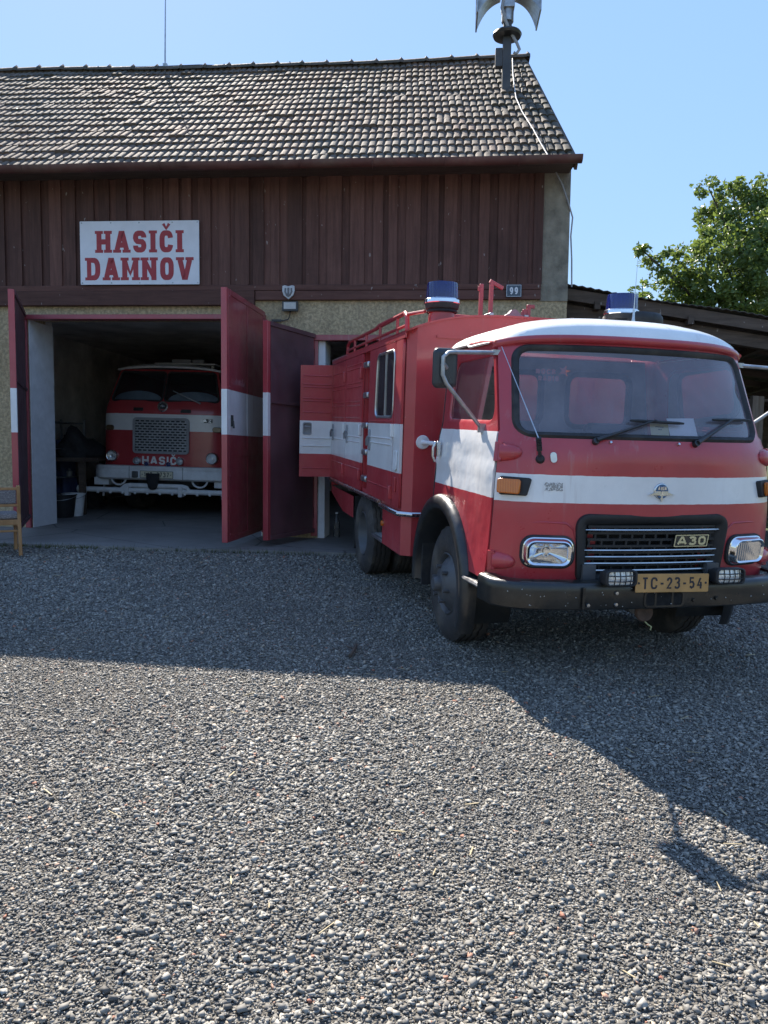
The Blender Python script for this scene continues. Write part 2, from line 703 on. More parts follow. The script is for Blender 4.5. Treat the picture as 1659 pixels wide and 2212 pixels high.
M = {}
M['red'] = paint('red_enamel')
M['red_front'] = paint('red_enamel_front', stripe=(1.045, 1.20))
M['red_door'] = paint('red_enamel_door', stripe=(1.055, 1.432), wav=.004)
M['red_box'] = paint('red_enamel_body', base=(.47, .034, .045), stripe=(1.068, 1.452), rough=.42, streak=.2)
M['red_plain'] = paint('red_enamel_plain', base=(.47, .034, .045), rough=.45, streak=.25)
M['roof_white'] = paint('roof_white', base=(.84, .84, .82), chips=.25, streak=.2, rough=.3)
M['rubber'] = mk('rubber', (.022, .023, .026), .72, bump=.15, bs=90, dirt=.25)
M['tyre'] = mk('tyre_rubber', (.050, .045, .043), .85, bump=.3, bs=120, dirt=.55, vs=4)
M['rim'] = mk('rim_paint', (.085, .088, .095), .5, dirt=.3, bump=.1)
M['black'] = mk('black_paint', (.018, .019, .021), .38, dirt=.2, coat=.2)
M['blackmatt'] = mk('black_plastic', (.016, .017, .019), .6)
M['bumper'] = mk('bumper_paint', (.011, .012, .012), .33, dirt=.12, vs=7, bump=.12, bs=25, coat=.3)
M['chrome'] = mk('chrome', (.82, .83, .85), .10, 1, var=.05)
M['chrome_old'] = mk('old_chrome', (.6, .61, .62), .28, 1, var=.12, dirt=.15)
M['alu'] = mk('aluminium', (.55, .56, .58), .38, 1, var=.15, dirt=.2)
M['steel'] = mk('galvanised_steel', (.40, .42, .44), .45, .8, var=.25, vs=14)
M['greysteel'] = mk('grey_paint', (.32, .33, .35), .5, dirt=.2)
M['glass'] = glass('window_glass', (.72, .75, .78), .05)
M['crew_glass'] = glass('crew_window_glass', (.22, .24, .25), .05, .05, .35)
M['windscreen'] = glass('windscreen_glass', (.80, .82, .86), .18, .03, 1.7, (.60, .58, .70))  # violet film: some dust, plus the milky sky reflection painted as diffuse colour
M['oldglass'] = glass('engine_glass', (.5, .55, .58), .03)
M['lamp_silver'] = mk('lamp_silver', (.80, .81, .83), .38, .75, var=.05)
M['lens'] = glass('lamp_lens', (.92, .94, .95), .05, .05)
M['mirror'] = mk('mirror_back', (.030, .034, .042), .35, dirt=.1)
M['white'] = mk('white_paint', WHITE, .4, dirt=.15, var=.08)
M['white_old'] = mk('old_white_paint', (.78, .79, .80), .45, dirt=.25, var=.08)
M['cream'] = mk('cream_plate', (.70, .66, .50), .5, var=.05)
M['gold'] = mk('pale_gold_badge', (.66, .64, .42), .3, .6, var=.05)
M['ink'] = mk('black_ink', (.022, .022, .028), .6)
M['signred'] = mk('sign_red', (.36, .035, .045), .55, var=.06)
M['signwhite'] = mk('sign_board', (.70, .71, .76), .5, var=.05, dirt=.06)
M['plate'] = mk('ochre_plate', (.46, .25, .085), .55, dirt=.15)
M['paper'] = mk('paper', (.84, .84, .86), .9, var=.04)
M['yellowpaper'] = mk('yellow_paper', (.62, .56, .30), .9, var=.04)
M['lining'] = mk('cab_lining', (.24, .24, .27), .8, dirt=.1)
M['seat'] = mk('seat_cloth', (.045, .047, .055), .9, bump=.2, bs=200)
M['navy'] = mk('enamel_blue', (.028, .05, .085), .3, coat=.4)
M['cable'] = mk('cable_grey', (.30, .30, .31), .6)
M['wire'] = mk('wire_dark', (.09, .09, .10), .5, .6)
M['wood_red'] = wood('stained_boards', (.085, .039, .032), (.145, .070, .056), .7, spread=.6)
M['wood_beam'] = wood('dark_beam', (.082, .038, .032), (.135, .066, .054), .8, (1.2, 18, 18))
M['wood_grey'] = wood('old_grey_timber', (.16, .12, .09), (.29, .23, .175), .85)
M['wood_shed'] = wood('dark_shed_timber', (.07, .052, .042), (.14, .105, .083), .9, (1.5, 14, 14))
M['wood_chair'] = wood('beech_chair', (.32, .16, .065), (.46, .26, .12), .45, (14, 14, 2), .12, spread=.2)
M['plank'] = wood('pale_plank', (.34, .25, .17), (.48, .38, .28), .8, (14, 2, 14))
M['garage_red'] = paint('garage_door_paint', base=(.27, .032, .050), rough=.5, chips=.3, streak=.3, dust=.15)
M['frame_red'] = paint('garage_frame_paint', base=(.36, .045, .06), rough=.5, chips=.45, streak=.3, dust=.15)
M['door_band'] = paint('garage_door_banded', base=(.33, .032, .050), stripe=(1.63, 2.11), rough=.42, chips=.6, streak=.4)
M['edge_band'] = paint('garage_edge_banded', base=(.42, .045, .06), stripe=(1.63, 2.11), rough=.45, chips=.3)
M['door_back'] = mk('garage_door_back', (.13, .055, .065), .6, var=.3, vs=2, dirt=.15)
M['blue_rag'] = mk('blue_tarp', (.03, .045, .11), .7)
M['dark_stuff'] = mk('dark_cloth', (.03, .03, .034), .9, bump=.4, bs=30)


def blue_dome():
    m, nt, p = nt_new('blue_lens')
    N = NT(nt)
    p.inputs['Base Color'].default_value = (.012, .022, .16, 1)
    p.inputs['Roughness'].default_value = .08
    p.inputs['Transmission Weight'].default_value = .35
    p.inputs['Coat Weight'].default_value = .6
    g = N.n('TexCoord')
    w = N.n('TexWave', wave_type='BANDS', bands_direction='X')
    w.inputs['Scale'].default_value = 14
    N.l(g.outputs['Object'], w.inputs[0])
    N.l(N.bump(w.outputs['Fac'], .5, .006), p.inputs['Normal'])
    return m


M['blue'] = blue_dome()


def amber():
    m, nt, p = nt_new('amber_lens')
    N = NT(nt)
    w = N.n('TexWave', wave_type='BANDS', bands_direction='X')
    w.inputs['Scale'].default_value = 40
    N.l(N.coord('Object'), w.inputs[0])
    N.l(N.mix(w.outputs['Fac'], (.50, .11, .008), (.66, .19, .018)), p.inputs['Base Color'])
    p.inputs['Roughness'].default_value = .2
    p.inputs['Coat Weight'].default_value = .5
    N.l(N.bump(w.outputs['Fac'], .4, .003), p.inputs['Normal'])
    return m


M['amber'] = amber()


def plaster():
    m, nt, p = nt_new('roughcast_plaster')
    N = NT(nt)
    co = N.coord('Object')
    a = N.noise(co, 1.1, 7, .65)
    b = N.noise(co, 26, 6, .7)
    c = N.mix(N.ramp(a, [(.3, 0.), (.7, 1.)]), (.52, .40, .235), (.64, .51, .33))
    c = N.mix(N.math('MULTIPLY', N.ramp(b, [(.42, 1.), (.6, 0.)]), .5), c, (.10, .085, .055))
    st = N.noise(N.coord('Object', (2.2, 2.2, .4)), 1.2, 6, .7)
    c = N.mix(N.math('MULTIPLY', N.ramp(st, [(.5, 0.), (.75, 1.)]), .45), c, (.13, .12, .10))
    N.l(c, p.inputs['Base Color'])
    p.inputs['Roughness'].default_value = .95
    p.inputs['Specular IOR Level'].default_value = .15
    N.l(N.bump(b, .9, .02), p.inputs['Normal'])
    return m


M['plaster'] = plaster()
M['reveal'] = mk('limewash', (.74, .74, .76), .9, var=.1, vs=3, bump=.25, bs=14, dirt=.2)
M['inner'] = mk('garage_inner_wall', (.72, .70, .67), .95, var=.3, vs=1.5, bump=.3, bs=12, dirt=.25)
M['plaster_grey'] = mk('grey_roughcast', (.235, .21, .165), .95, var=.4, vs=5, bump=.9, bs=34, c2=(.33, .30, .235), dirt=.5)


def concrete():
    m, nt, p = nt_new('worn_concrete')
    N = NT(nt)
    co = N.coord('Object')
    a = N.noise(co, .9, 8, .68)
    c = N.mix(N.ramp(a, [(.3, 0.), (.7, 1.)]), (.15, .142, .133), (.27, .255, .235))
    k = N.n('TexVoronoi', feature='DISTANCE_TO_EDGE')
    k.inputs['Scale'].default_value = .55
    N.l(N.coord('Object'), k.inputs[0])
    c = N.mix(N.math('MULTIPLY', N.math('LESS_THAN', k.outputs[0], .006), .6), c, (.05, .05, .045))
    sp = N.noise(co, 60, 3)
    c = N.mix(N.ramp(sp, [(.62, 0.), (.75, .5)]), c, (.3, .29, .27))
    N.l(c, p.inputs['Base Color'])
    p.inputs['Roughness'].default_value = .9
    N.l(N.bump(N.noise(co, 30, 7, .7), .5, .012), p.inputs['Normal'])
    return m


M['concrete'] = concrete()


def tiles():
    m, nt, p = nt_new('weathered_roof_tile')
    N = NT(nt)
    co = N.coord('Object')
    rnd = N.n('NewGeometry').outputs['Random Per Island']
    base = N.ramp(rnd, [(0., (.132, .090, .068)), (.35, (.185, .122, .090)), (.7, (.148, .110, .083)), (1., (.25, .147, .105))])
    big = N.noise(co, .55, 5, .6)
    c = N.mix(N.ramp(big, [(.40, 0.), (.66, .85)]), base, (.13, .118, .10))
    li = N.noise(co, 16, 6, .72)
    c = N.mix(N.math('MULTIPLY', N.ramp(li, [(.52, 0.), (.62, 1.)]), .55), c, (.055, .058, .045))
    pale = N.noise(co, 9, 6, .7)
    c = N.mix(N.math('MULTIPLY', N.ramp(pale, [(.58, 0.), (.68, 1.)]), .4), c, (.22, .195, .17))
    sx = N.n('SeparateXYZ')
    N.l(co, sx.inputs[0])
    edge = N.math('MULTIPLY', N.math('MAXIMUM', N.ramp(N.math('MULTIPLY', sx.outputs[0], .1), [(.53, 0.), (.64, 1.)]), N.ramp(N.math('MULTIPLY', sx.outputs[2], .1), [(.66, 0.), (.75, .8)])), N.ramp(N.noise(co, 3.5, 6, .7), [(.42, 0.), (.58, 1.)]))
    c = N.mix(N.math('MULTIPLY', edge, .7), c, (.045, .045, .030))
    N.l(c, p.inputs['Base Color'])
    p.inputs['Roughness'].default_value = .85
    p.inputs['Specular IOR Level'].default_value = .25
    N.l(N.bump(N.noise(co, 45, 6, .7), .5, .01), p.inputs['Normal'])
    return m


M['tiles'] = tiles()
M['moss'] = mk('mossy_ridge', (.075, .068, .045), .95, c2=(.13, .10, .08), vs=9, bump=.6, bs=30)


def gravel_stone():
    m, nt, p = nt_new('crushed_stone')
    N = NT(nt)
    rnd = N.n('NewGeometry').outputs['Random Per Island']
    c = N.ramp(rnd, [(0., (.07, .065, .056)), (.2, (.145, .135, .116)), (.5, (.24, .225, .195)), (.8, (.335, .315, .27)), (.96, (.46, .43, .37)), (.985, (.46, .37, .27)), (1., (.38, .14, .075))])
    n = N.noise(N.coord('Object'), 55, 4, .6)
    c = N.mix(N.math('MULTIPLY', n, .5), c, (.12, .12, .12))
    # earth and brick dust worked into patches of the yard
    pt = N.noise(N.coord('Object'), .75, 6, .68)
    c = N.mix(N.math('MULTIPLY', N.ramp(pt, [(.54, 0.), (.72, 1.)]), .25), c, (.22, .165, .115))
    pt2 = N.noise(N.coord('Object'), 1.7, 5, .65)
    c = N.mix(N.math('MULTIPLY', N.ramp(pt2, [(.55, 0.), (.72, 1.)]), .45), c, (.085, .083, .08))
    N.l(c, p.inputs['Base Color'])
    p.inputs['Roughness'].default_value = .75
    p.inputs['Specular IOR Level'].default_value = .4
    return m


M['stone'] = gravel_stone()


def ground_mat():
    m, nt, p = nt_new('gravel_ground')
    N = NT(nt)
    co = N.coord('Object')
    v = N.n('TexVoronoi')
    v.inputs['Scale'].default_value = 95
    N.l(co, v.inputs[0])
    sep = N.n('SeparateColor')
    N.l(v.outputs['Color'], sep.inputs[0])
    c = N.ramp(sep.outputs[0], [(0., (.05, .048, .044)), (.5, (.12, .113, .10)), (1., (.24, .225, .195))])
    big = N.noise(co, .7, 6, .65)
    c = N.mix(N.math('MULTIPLY', N.ramp(big, [(.4, 0.), (.7, 1.)]), .5), c, (.17, .145, .11))
    # grass beyond the yard
    sp = N.n('SeparateXYZ')
    N.l(co, sp.inputs[0])
    far = N.math('MAXIMUM', N.math('GREATER_THAN', N.math('ABSOLUTE', sp.outputs[0]), 16.), N.math('GREATER_THAN', sp.outputs[1], 13.))
    c = N.mix(far, c, (.06, .085, .03))
    N.l(c, p.inputs['Base Color'])
    p.inputs['Roughness'].default_value = .95
    N.l(N.bump(v.outputs['Distance'], .8, .02), p.inputs['Normal'])
    return m


M['ground'] = ground_mat()


def leaf(name, a, b):
    m, nt, p = nt_new(name)
    N = NT(nt)
    rnd = N.n('NewGeometry').outputs['Random Per Island']
    c = N.ramp(rnd, [(0., a), (1., b)])
    N.l(c, p.inputs['Base Color'])
    p.inputs['Roughness'].default_value = .38
    p.inputs['Specular IOR Level'].default_value = .5
    tl = N.n('BsdfTranslucent')
    N.l(N.mix(.5, c, (.16, .20, .02)), tl.inputs[0])
    mx = N.n('MixShader')
    mx.inputs[0].default_value = .45
    N.l(p.outputs[0], mx.inputs[1])
    N.l(tl.outputs[0], mx.inputs[2])
    N.l(mx.outputs[0], nt.nodes['Material Output'].inputs[0])
    return m


M['leaf'] = leaf('broad_leaf', (.08, .145, .034), (.20, .27, .085))
M['leaf_pale'] = leaf('pale_leaf', (.09, .17, .045), (.15, .23, .075))
M['bark'] = mk('bark', (.075, .055, .042), .95, var=.35, vs=12, bump=.6, bs=20)
M['grass'] = leaf('grass_blade', (.035, .06, .015), (.09, .10, .035))


def upholstery():
    m, nt, p = nt_new('patterned_upholstery')
    N = NT(nt)
    co = N.coord('Object')
    f = N.noise(co, 32, 2, .5, dist=2.5)
    c = N.mix(N.ramp(f, [(.45, 0.), (.5, 1.), (.55, 0.)]), (.17, .15, .15), (.38, .35, .33))
    N.l(c, p.inputs['Base Color'])
    p.inputs['Roughness'].default_value = .95
    return m


M['cloth'] = upholstery()
# ------------------------------------------------------------------ camera, sky, sun
cam = bpy.data.cameras.new('camera')
cam.sensor_fit = 'VERTICAL'
cam.sensor_height = 36
cam.lens = 36 * FOC / 2212
cam.clip_start = .05
cam.clip_end = 2000
co_ = bpy.data.objects.new('camera', cam)
col.objects.link(co_)
bk = -_fw
co_.matrix_world = Matrix(((CR.x, CU.x, bk.x, EYE.x), (CR.y, CU.y, bk.y, EYE.y), (CR.z, CU.z, bk.z, EYE.z), (0, 0, 0, 1)))
scene.camera = co_
SUN_EL, SUN_AZ = R(41.8), R(-20.8)
w = bpy.data.worlds.new('World')
scene.world = w
w.use_nodes = True
wn = w.node_tree
sky = wn.nodes.new('ShaderNodeTexSky')
sky.sky_type = 'NISHITA'
sky.sun_disc = False
sky.sun_elevation = SUN_EL
sky.sun_rotation = SUN_AZ
sky.air_density = 1.0
sky.dust_density = .1
sky.ozone_density = 2.5
# the clear sky, its glare towards the sun softened evenly by brightness
bw_ = wn.nodes.new('ShaderNodeRGBToBW')
pw_ = wn.nodes.new('ShaderNodeMath')
pw_.operation = 'POWER'
pw_.inputs[1].default_value = -.72
ml_ = wn.nodes.new('ShaderNodeMath')
ml_.operation = 'MULTIPLY'
ml_.inputs[1].default_value = 1.115
vm_ = wn.nodes.new('ShaderNodeVectorMath')
vm_.operation = 'SCALE'
wn.links.new(sky.outputs[0], bw_.inputs[0])
wn.links.new(bw_.outputs[0], pw_.inputs[0])
wn.links.new(pw_.outputs[0], ml_.inputs[0])
wn.links.new(sky.outputs[0], vm_.inputs[0])
wn.links.new(ml_.outputs[0], vm_.inputs['Scale'])
wn.links.new(vm_.outputs[0], wn.nodes['Background'].inputs[0])
wn.nodes['Background'].inputs[1].default_value = .15
sl = bpy.data.lights.new('sun', 'SUN')
sl.energy = 4.6
sl.angle = R(.5)
sl.color = (1, .92, .81)
so = bpy.data.objects.new('sun', sl)
col.objects.link(so)
sd = V((math.sin(SUN_AZ) * math.cos(SUN_EL), math.cos(SUN_AZ) * math.cos(SUN_EL), math.sin(SUN_EL)))
so.rotation_euler = sd.to_track_quat('Z', 'Y').to_euler()
so.location = sd * 60
scene.view_settings.view_transform = 'Standard'
scene.view_settings.look = 'None'
scene.view_settings.exposure = 1.5
scene.view_settings.gamma = 1
scene.render.engine = 'CYCLES'
scene.cycles.max_bounces = 9
scene.cycles.transparent_max_bounces = 14
scene.cycles.use_denoising = True

# ------------------------------------------------------------------ ground, one sheet to the horizon
rng = np.random.default_rng(11)


def build_ground():
    xs = [-900, -400, -150, -60, -30, -20, -16] + [x * .5 for x in range(-28, 29)] + [16, 20, 30, 60, 150, 400, 900]
    ys = [-900, -400, -150, -60, -30, -20, -14] + [y * .5 for y in range(-24, 30)] + [16, 18, 22, 30, 60, 150, 400, 900]
    vs = []
    for y in ys:
        for x in xs:
            near = max(0, 1 - abs(x) / 12) * max(0, 1 - abs(y - 3) / 8)
            vs.append((x, y, yard(x, y) - near * .004))
    nx = len(xs)
    fs = [(j * nx + i, j * nx + i + 1, (j + 1) * nx + i + 1, (j + 1) * nx + i) for j in range(len(ys) - 1) for i in range(nx - 1)]
    return tag(MB().add(vs, fs).build('ground', M['ground'], smooth=80), 'grey gravel ground of the yard', 'ground', kind='structure')


build_ground()


def stones(name, n, xy, size, smin, smax, flat=.62, sink=.35):
    """one mesh of many crushed stones: split blocks, shards and lumps, each its own piece"""
    t = (1 + 5 ** .5) / 2
    ico = np.array([(-1, t, 0), (1, t, 0), (-1, -t, 0), (1, -t, 0), (0, -1, t), (0, 1, t), (0, -1, -t), (0, 1, -t), (t, 0, -1), (t, 0, 1), (-t, 0, -1), (-t, 0, 1)], float)
    ico /= np.linalg.norm(ico[0])
    F1 = np.array([(0, 11, 5), (0, 5, 1), (0, 1, 7), (0, 7, 10), (0, 10, 11), (1, 5, 9), (5, 11, 4), (11, 10, 2), (10, 7, 6), (7, 1, 8),
                   (3, 9, 4), (3, 4, 2), (3, 2, 6), (3, 6, 8), (3, 8, 9), (4, 9, 5), (2, 4, 11), (6, 2, 10), (8, 6, 7), (9, 8, 1)])
    cube = np.array([(x, y, z) for z in (-1, 1) for y in (-1, 1) for x in (-1, 1)], float) * .66
    F2 = np.array([(0, 2, 3), (0, 3, 1), (4, 5, 7), (4, 7, 6), (0, 1, 5), (0, 5, 4), (2, 6, 7), (2, 7, 3), (0, 4, 6), (0, 6, 2), (1, 3, 7), (1, 7, 5)])
    octa = np.array([(1.2, 0, 0), (-1.2, 0, 0), (0, 1, 0), (0, -1, 0), (0, 0, .9), (0, 0, -.9)], float)
    F3 = np.array([(0, 2, 4), (2, 1, 4), (1, 3, 4), (3, 0, 4), (2, 0, 5), (1, 2, 5), (3, 1, 5), (0, 3, 5)])
    co_all, fi_all, base = [], [], 0
    parts = np.array_split(np.arange(n), [int(n * .05), int(n * .55)])
    for (P, F, jit), ids in zip(((ico, F1, (.55, 1.2)), (cube, F2, (.55, 1.25)), (octa, F3, (.6, 1.3))), parts):
        k, m = len(ids), len(P)
        v = np.repeat(P[None], k, 0) * rng.uniform(*jit, (k, m, 1)) + rng.normal(0, .12, (k, m, 3))
        v = v * np.stack([np.ones(k), rng.uniform(.45, .95, k), rng.uniform(.25, .7, k)], 1)[:, None, :]
        # mostly lying on their flat side, tipped a little, turned any way
        az, tx, ty = rng.uniform(0, 6.283, k), rng.normal(0, .30, k), rng.normal(0, .30, k)
        ca, sa, cx_, sx_, cy_, sy_ = np.cos(az), np.sin(az), np.cos(tx), np.sin(tx), np.cos(ty), np.sin(ty)
        x, y, z = v[:, :, 0], v[:, :, 1], v[:, :, 2]
        x, y = x * ca[:, None] - y * sa[:, None], x * sa[:, None] + y * ca[:, None]
        y, z = y * cx_[:, None] - z * sx_[:, None], y * sx_[:, None] + z * cx_[:, None]
        x, z = x * cy_[:, None] + z * sy_[:, None], -x * sy_[:, None] + z * cy_[:, None]
        xyk = xy[ids]
        big = .98 + .2 * np.sin(xyk[:, 0] * 1.9 + 1.3 * np.sin(xyk[:, 1] * 1.1)) * np.sin(xyk[:, 1] * 1.5 + xyk[:, 0])
        s = np.clip(rng.lognormal(0, .50, k) * size * big, smin, smax)[:, None] * np.clip(1 + (xyk[:, 1:] - 4.2) * .13, 1, 1.6)
        gz = np.array([yard(a, b) for a, b in xyk])[:, None]
        v = np.stack([x * s + xyk[:, :1], y * s + xyk[:, 1:], z * s + gz + s * sink * rng.uniform(-.9, .9, (k, 1))], 2)
        co_all.append(v.reshape(-1, 3))
        fi_all.append((F[None] + base + (np.arange(k) * m)[:, None, None]).reshape(-1, 3))
        base += k * m
    co, fi = np.concatenate(co_all), np.concatenate(fi_all)
    me = bpy.data.meshes.new(name)
    me.vertices.add(len(co))
    me.vertices.foreach_set('co', co.reshape(-1))
    me.loops.add(fi.size)
    me.loops.foreach_set('vertex_index', fi.reshape(-1).astype(np.int32))
    me.polygons.add(len(fi))
    me.polygons.foreach_set('loop_start', np.arange(0, fi.size, 3, dtype=np.int32))
    me.polygons.foreach_set('loop_total', np.full(len(fi), 3, dtype=np.int32))
    me.update(calc_edges=True)
    me.materials.append(M['stone'])
    o = bpy.data.objects.new(name, me)
    col.objects.link(o)
    return o


def wedge(n, y0, y1, a=.57, b=2.5, core=.8):
    out = np.zeros((0, 2))
    while len(out) < n:
        y = rng.uniform(y0, y1, n * 2)
        hw = a * y + b
        dens = np.clip(1.15 - (y - 4.0) * .19, .36, 1)
        x = rng.uniform(-1, 1, n * 2) * hw
        dens = dens * np.where(np.abs(x) > a * y + core, .42, 1.)
        keep = rng.uniform(0, a * y1 + b, n * 2) < hw * dens
        out = np.concatenate([out, np.stack([x, y], 1)[keep]])
    return out[:n]


NG = 1.0
tag(stones('gravel', int(640000 * NG), rng.permutation(wedge(int(640000 * NG), 1.35, 8.36)), .0057, .0026, .0165), 'loose crushed grey gravel covering the yard', 'gravel', kind='stuff')


def slab_obj():
    pts = []
    x = -13.5
    while x < 2.62:
        pts.append((x, 8.30 + .012 * (x + 4) + .025 * math.sin(x * 3.1) + random.uniform(-.02, .02)))
        x += .14
    pts.append((2.62, 8.42))
    back = [(2.62, 21.5), (-13.5, 21.5)]
    pl = pts + back
    vs = [(x, y, slab(x, y)) for x, y in pl] + [(x, y, slab(x, y) - .12) for x, y in pl]
    n = len(pl)
    fs = [tuple(range(n))] + [(i, (i + 1) % n, n + (i + 1) % n, n + i) for i in range(n)]
    return tag(MB().add(vs, fs).build('garage_floor', M['concrete'], smooth=30), 'worn concrete floor and apron of the garage', 'floor', kind='structure')


slab_obj()

# weeds along the apron edge and straws on the gravel
mb = MB()
for i in range(900):
    x = random.choice([random.uniform(-4.9, -3.1), random.uniform(-4.9, -3.1), random.uniform(-1.5, .3), random.uniform(-3, -1.5)])
    y = 8.27 + .012 * (x + 4) + random.gauss(0, .035)
    h = random.uniform(.02, .07)
    a = random.uniform(0, 6.28)
    p = V((x, y, yard(x, y)))
    s = V((math.cos(a), math.sin(a), 0)) * .004
    t = p + V((random.gauss(0, .02), random.gauss(0, .02), h))
    mb.add([p - s, p + s, t], [(0, 1, 2)])
tag(mb.build('grass', M['grass'], smooth=0), 'short weeds along the edge of the concrete', 'grass', kind='stuff')
mb = MB()
for i in range(80):
    y = random.uniform(1.9, 8.0)
    x = random.uniform(-.55, .55) * y
    a = random.uniform(0, 6.28)
    L_ = random.uniform(.02, .07)
    p = V((x, y, yard(x, y) + .012))
    dlt = V((math.cos(a) * L_, math.sin(a) * L_, random.uniform(-.004, .01)))
    mb.bar(p, p + dlt, random.uniform(.0025, .005), .002)
tag(mb.build('straw', mk('straw', (.42, .34, .20), .8, var=.4), smooth=0), 'bits of dry straw scattered on the gravel', 'straw', kind='stuff')
p0, p1 = on_yard(756, 1424), on_yard(769, 1398)
mb = MB()
mb.tube([p0 + V((0, 0, .02)), p0.lerp(p1, .5) + V((.01, 0, .028)), p1 + V((0, 0, .02))], [.012, .014, .010], 6)
mb.tube([p0.lerp(p1, .6) + V((0, 0, .02)), p0.lerp(p1, .6) + V((-.05, .03, .03))], .005, 5)
tag(mb.build('stick', M['bark'], smooth=30), 'short broken stick on the gravel at the shadow edge', 'stick')
# ------------------------------------------------------------------ the barn (fire station)
SLOPE, EAVE_D, EAVE_Z, ROOF_T = R(38), -.45, 4.776, 4.70
LEFT_END = -11.5
barn = empty('fire_station', BM)
tag(barn, 'old barn with dark red boarding and a tiled roof, used as a fire station', 'barn')
SZ = Matrix(((1, 0, 0, 0), (0, 0, 1, 0), (0, 1, 0, 0), (0, 0, 0, 1)))     # (s, z, d) -> (s, d, z)
LW, RX0, RX1, WE = 3.03, 3.74, 6.36, 6.76
wall_outline = [(LEFT_END, .1), (0, .1), (0, 3.13), (LW, 3.13), (LW, .1), (RX0, .1), (RX0, 2.88), (RX1, 2.88), (RX1, .1), (WE, .1), (WE, 4.86), (LEFT_END, 4.86)]
mb = MB()
mb.prism(wall_outline, 0, .45, SZ)
DZ = Matrix(((0, 0, 1, 0), (1, 0, 0, 0), (0, 1, 0, 0), (0, 0, 0, 1)))     # (d, z, s) -> (s, d, z)
rz = lambda d: EAVE_Z + math.tan(SLOPE) * (d - EAVE_D)
ridge_d = EAVE_D + ROOF_T * math.cos(SLOPE)
ridge_z = EAVE_Z + ROOF_T * math.sin(SLOPE)
mb.prism([(.45, 0), (12.6, 0), (12.6, 3.3), (9.0, 4.85), (.45, 4.85)], 6.36, WE - .002, DZ)
mb.prism([(.6, 4.85), (8.9, 4.85), (ridge_d, ridge_z - .2)], 6.1, 6.43, DZ)
mb.build('wall', M['plaster'], barn, smooth=20)
MB().box(6.432, WE + .003, -.004, .02, 3.52, 4.84).box(6.432, WE + .003, -.012, .02, 3.30, 3.52).build('corner_render', M['plaster_grey'], barn, smooth=20)
# limewashed reveals
for (x0, x1, d0, d1, z0, z1) in ((.0, .012, .02, .62, .3, 3.09), (LW - .012, LW, .02, .62, .3, 3.09), (RX0 + .0, RX0 + .085, .02, .45, .25, 2.83)):
    MB().box(x0, x1, d0, d1, z0, z1).build('reveal', M['reveal'], barn, smooth=20)
# inside of the garage
mb = MB()
mb.box(-1.6, -1.45, .45, 11.4, .2, 3.5)
mb.box(-1.6, 6.36, 11.3, 11.4, .2, 3.5)
mb.box(-1.6, 6.36, .45, 11.4, 3.42, 3.5)
mb.box(-1.5, 0, .45, .62, .2, 3.42)
mb.build('interior', M['inner'], barn, smooth=20)
# red frames round the openings
mb = MB()
mb.box(-.05, LW + .05, -.05, .08, 3.085, 3.145)
mb.box(-.07, .0, -.035, .06, .43, 3.085)
mb.box(LW, LW + .07, -.035, .06, .43, 3.085)
mb.box(RX0 - .22, RX1 + .05, -.05, .08, 2.825, 2.895)
mb.box(RX0 - .08, RX0, -.035, .06, .40, 2.825)
mb.build('door_frame', M['frame_red'], barn, bevel=.006)
# boarding
mb = MB()
s = LEFT_END
i = 0
while s < 6.40:
    wd = random.choice([.075, .085, .10, .12, .14])
    s2 = min(s + wd, 6.43)
    over = i % 2
    d1 = -.012 - .028 * over - random.uniform(0, .004)
    zt, zb = 4.80, 3.46 + random.uniform(-.015, .012)
    pt = .045 if over else .0
    g = .004
    a0, a1 = (s - .018, s2 + .018) if over else (s + g, s2 - g)
    pl = [(a0, zb + pt), ((a0 + a1) / 2, zb - (.02 if over else 0)), (a1, zb + pt), (a1, zt), (a0, zt)]
    mb.prism(pl, d1, d1 + .02, SZ)
    s = s2
    i += 1
mb.build('boarding', M['wood_red'], barn, smooth=0, bevel=.002, seg=1)
mb = MB()
mb.box(LEFT_END, 2.95, -.075, .0, 3.25, 3.43)
mb.box(LEFT_END, 6.44, -.055, -.0, 3.43, 3.50)
mb.box(2.955, 6.44, -.050, .0, 3.315, 3.428)
mb.build('beam', M['wood_beam'], barn, smooth=0, bevel=.008)


# roof
def sag(s, t):
    return -.05 * math.exp(-((s - 2.2) / 3.4) ** 2) * t / ROOF_T + .008 * math.sin(s * 1.7 + t * .8) * t / ROOF_T


def rpt(s, t, h):
    return V((s, EAVE_D + t * math.cos(SLOPE) - h * math.sin(SLOPE), EAVE_Z + t * math.sin(SLOPE) + h * math.cos(SLOPE) + sag(s, t)))


TW, EXP = .190, .276
prof = [(x * .88, h * .8) for x, h in ((0, .0), (.012, .018), (.03, .026), (.075, .026), (.092, .016), (.100, .002), (.112, .002), (.122, .018), (.14, .026), (.185, .026), (.200, .016), (.212, .0))]
mb = MB()
verts, faces = [], []
for row in range(18):
    t0 = row * EXP - .04
    smax = 6.74 - .25 * max(0, t0) / ROOF_T
    off = random.uniform(-.01, .01)
    ncol = int((smax - LEFT_END) / TW)
    for c in range(ncol):
        s0 = smax - (c + 1) * TW + off
        lift, tw_, sh = random.gauss(0, .004), random.gauss(0, .010), random.gauss(0, .008)
        if random.random() < .03:
            lift += .012
            tw_ += random.choice((-.03, .03))
        tl = min(t0 + sh + .325, ROOF_T + .02)
        b = len(verts)
        for (t, base) in ((t0 + sh, .035), (tl, .011)):
            for (x, h) in prof:
                verts.append(rpt(s0 + x + tw_ * (t - t0), t, base + h + lift))
        for (x, h) in prof:
            verts.append(rpt(s0 + x, t0 + sh, .012 + h * .3))
        n = len(prof)
        for k in range(n - 1):
            faces.append((b + k, b + k + 1, b + n + k + 1, b + n + k))
            faces.append((b + 2 * n + k, b + 2 * n + k + 1, b + k + 1, b + k))
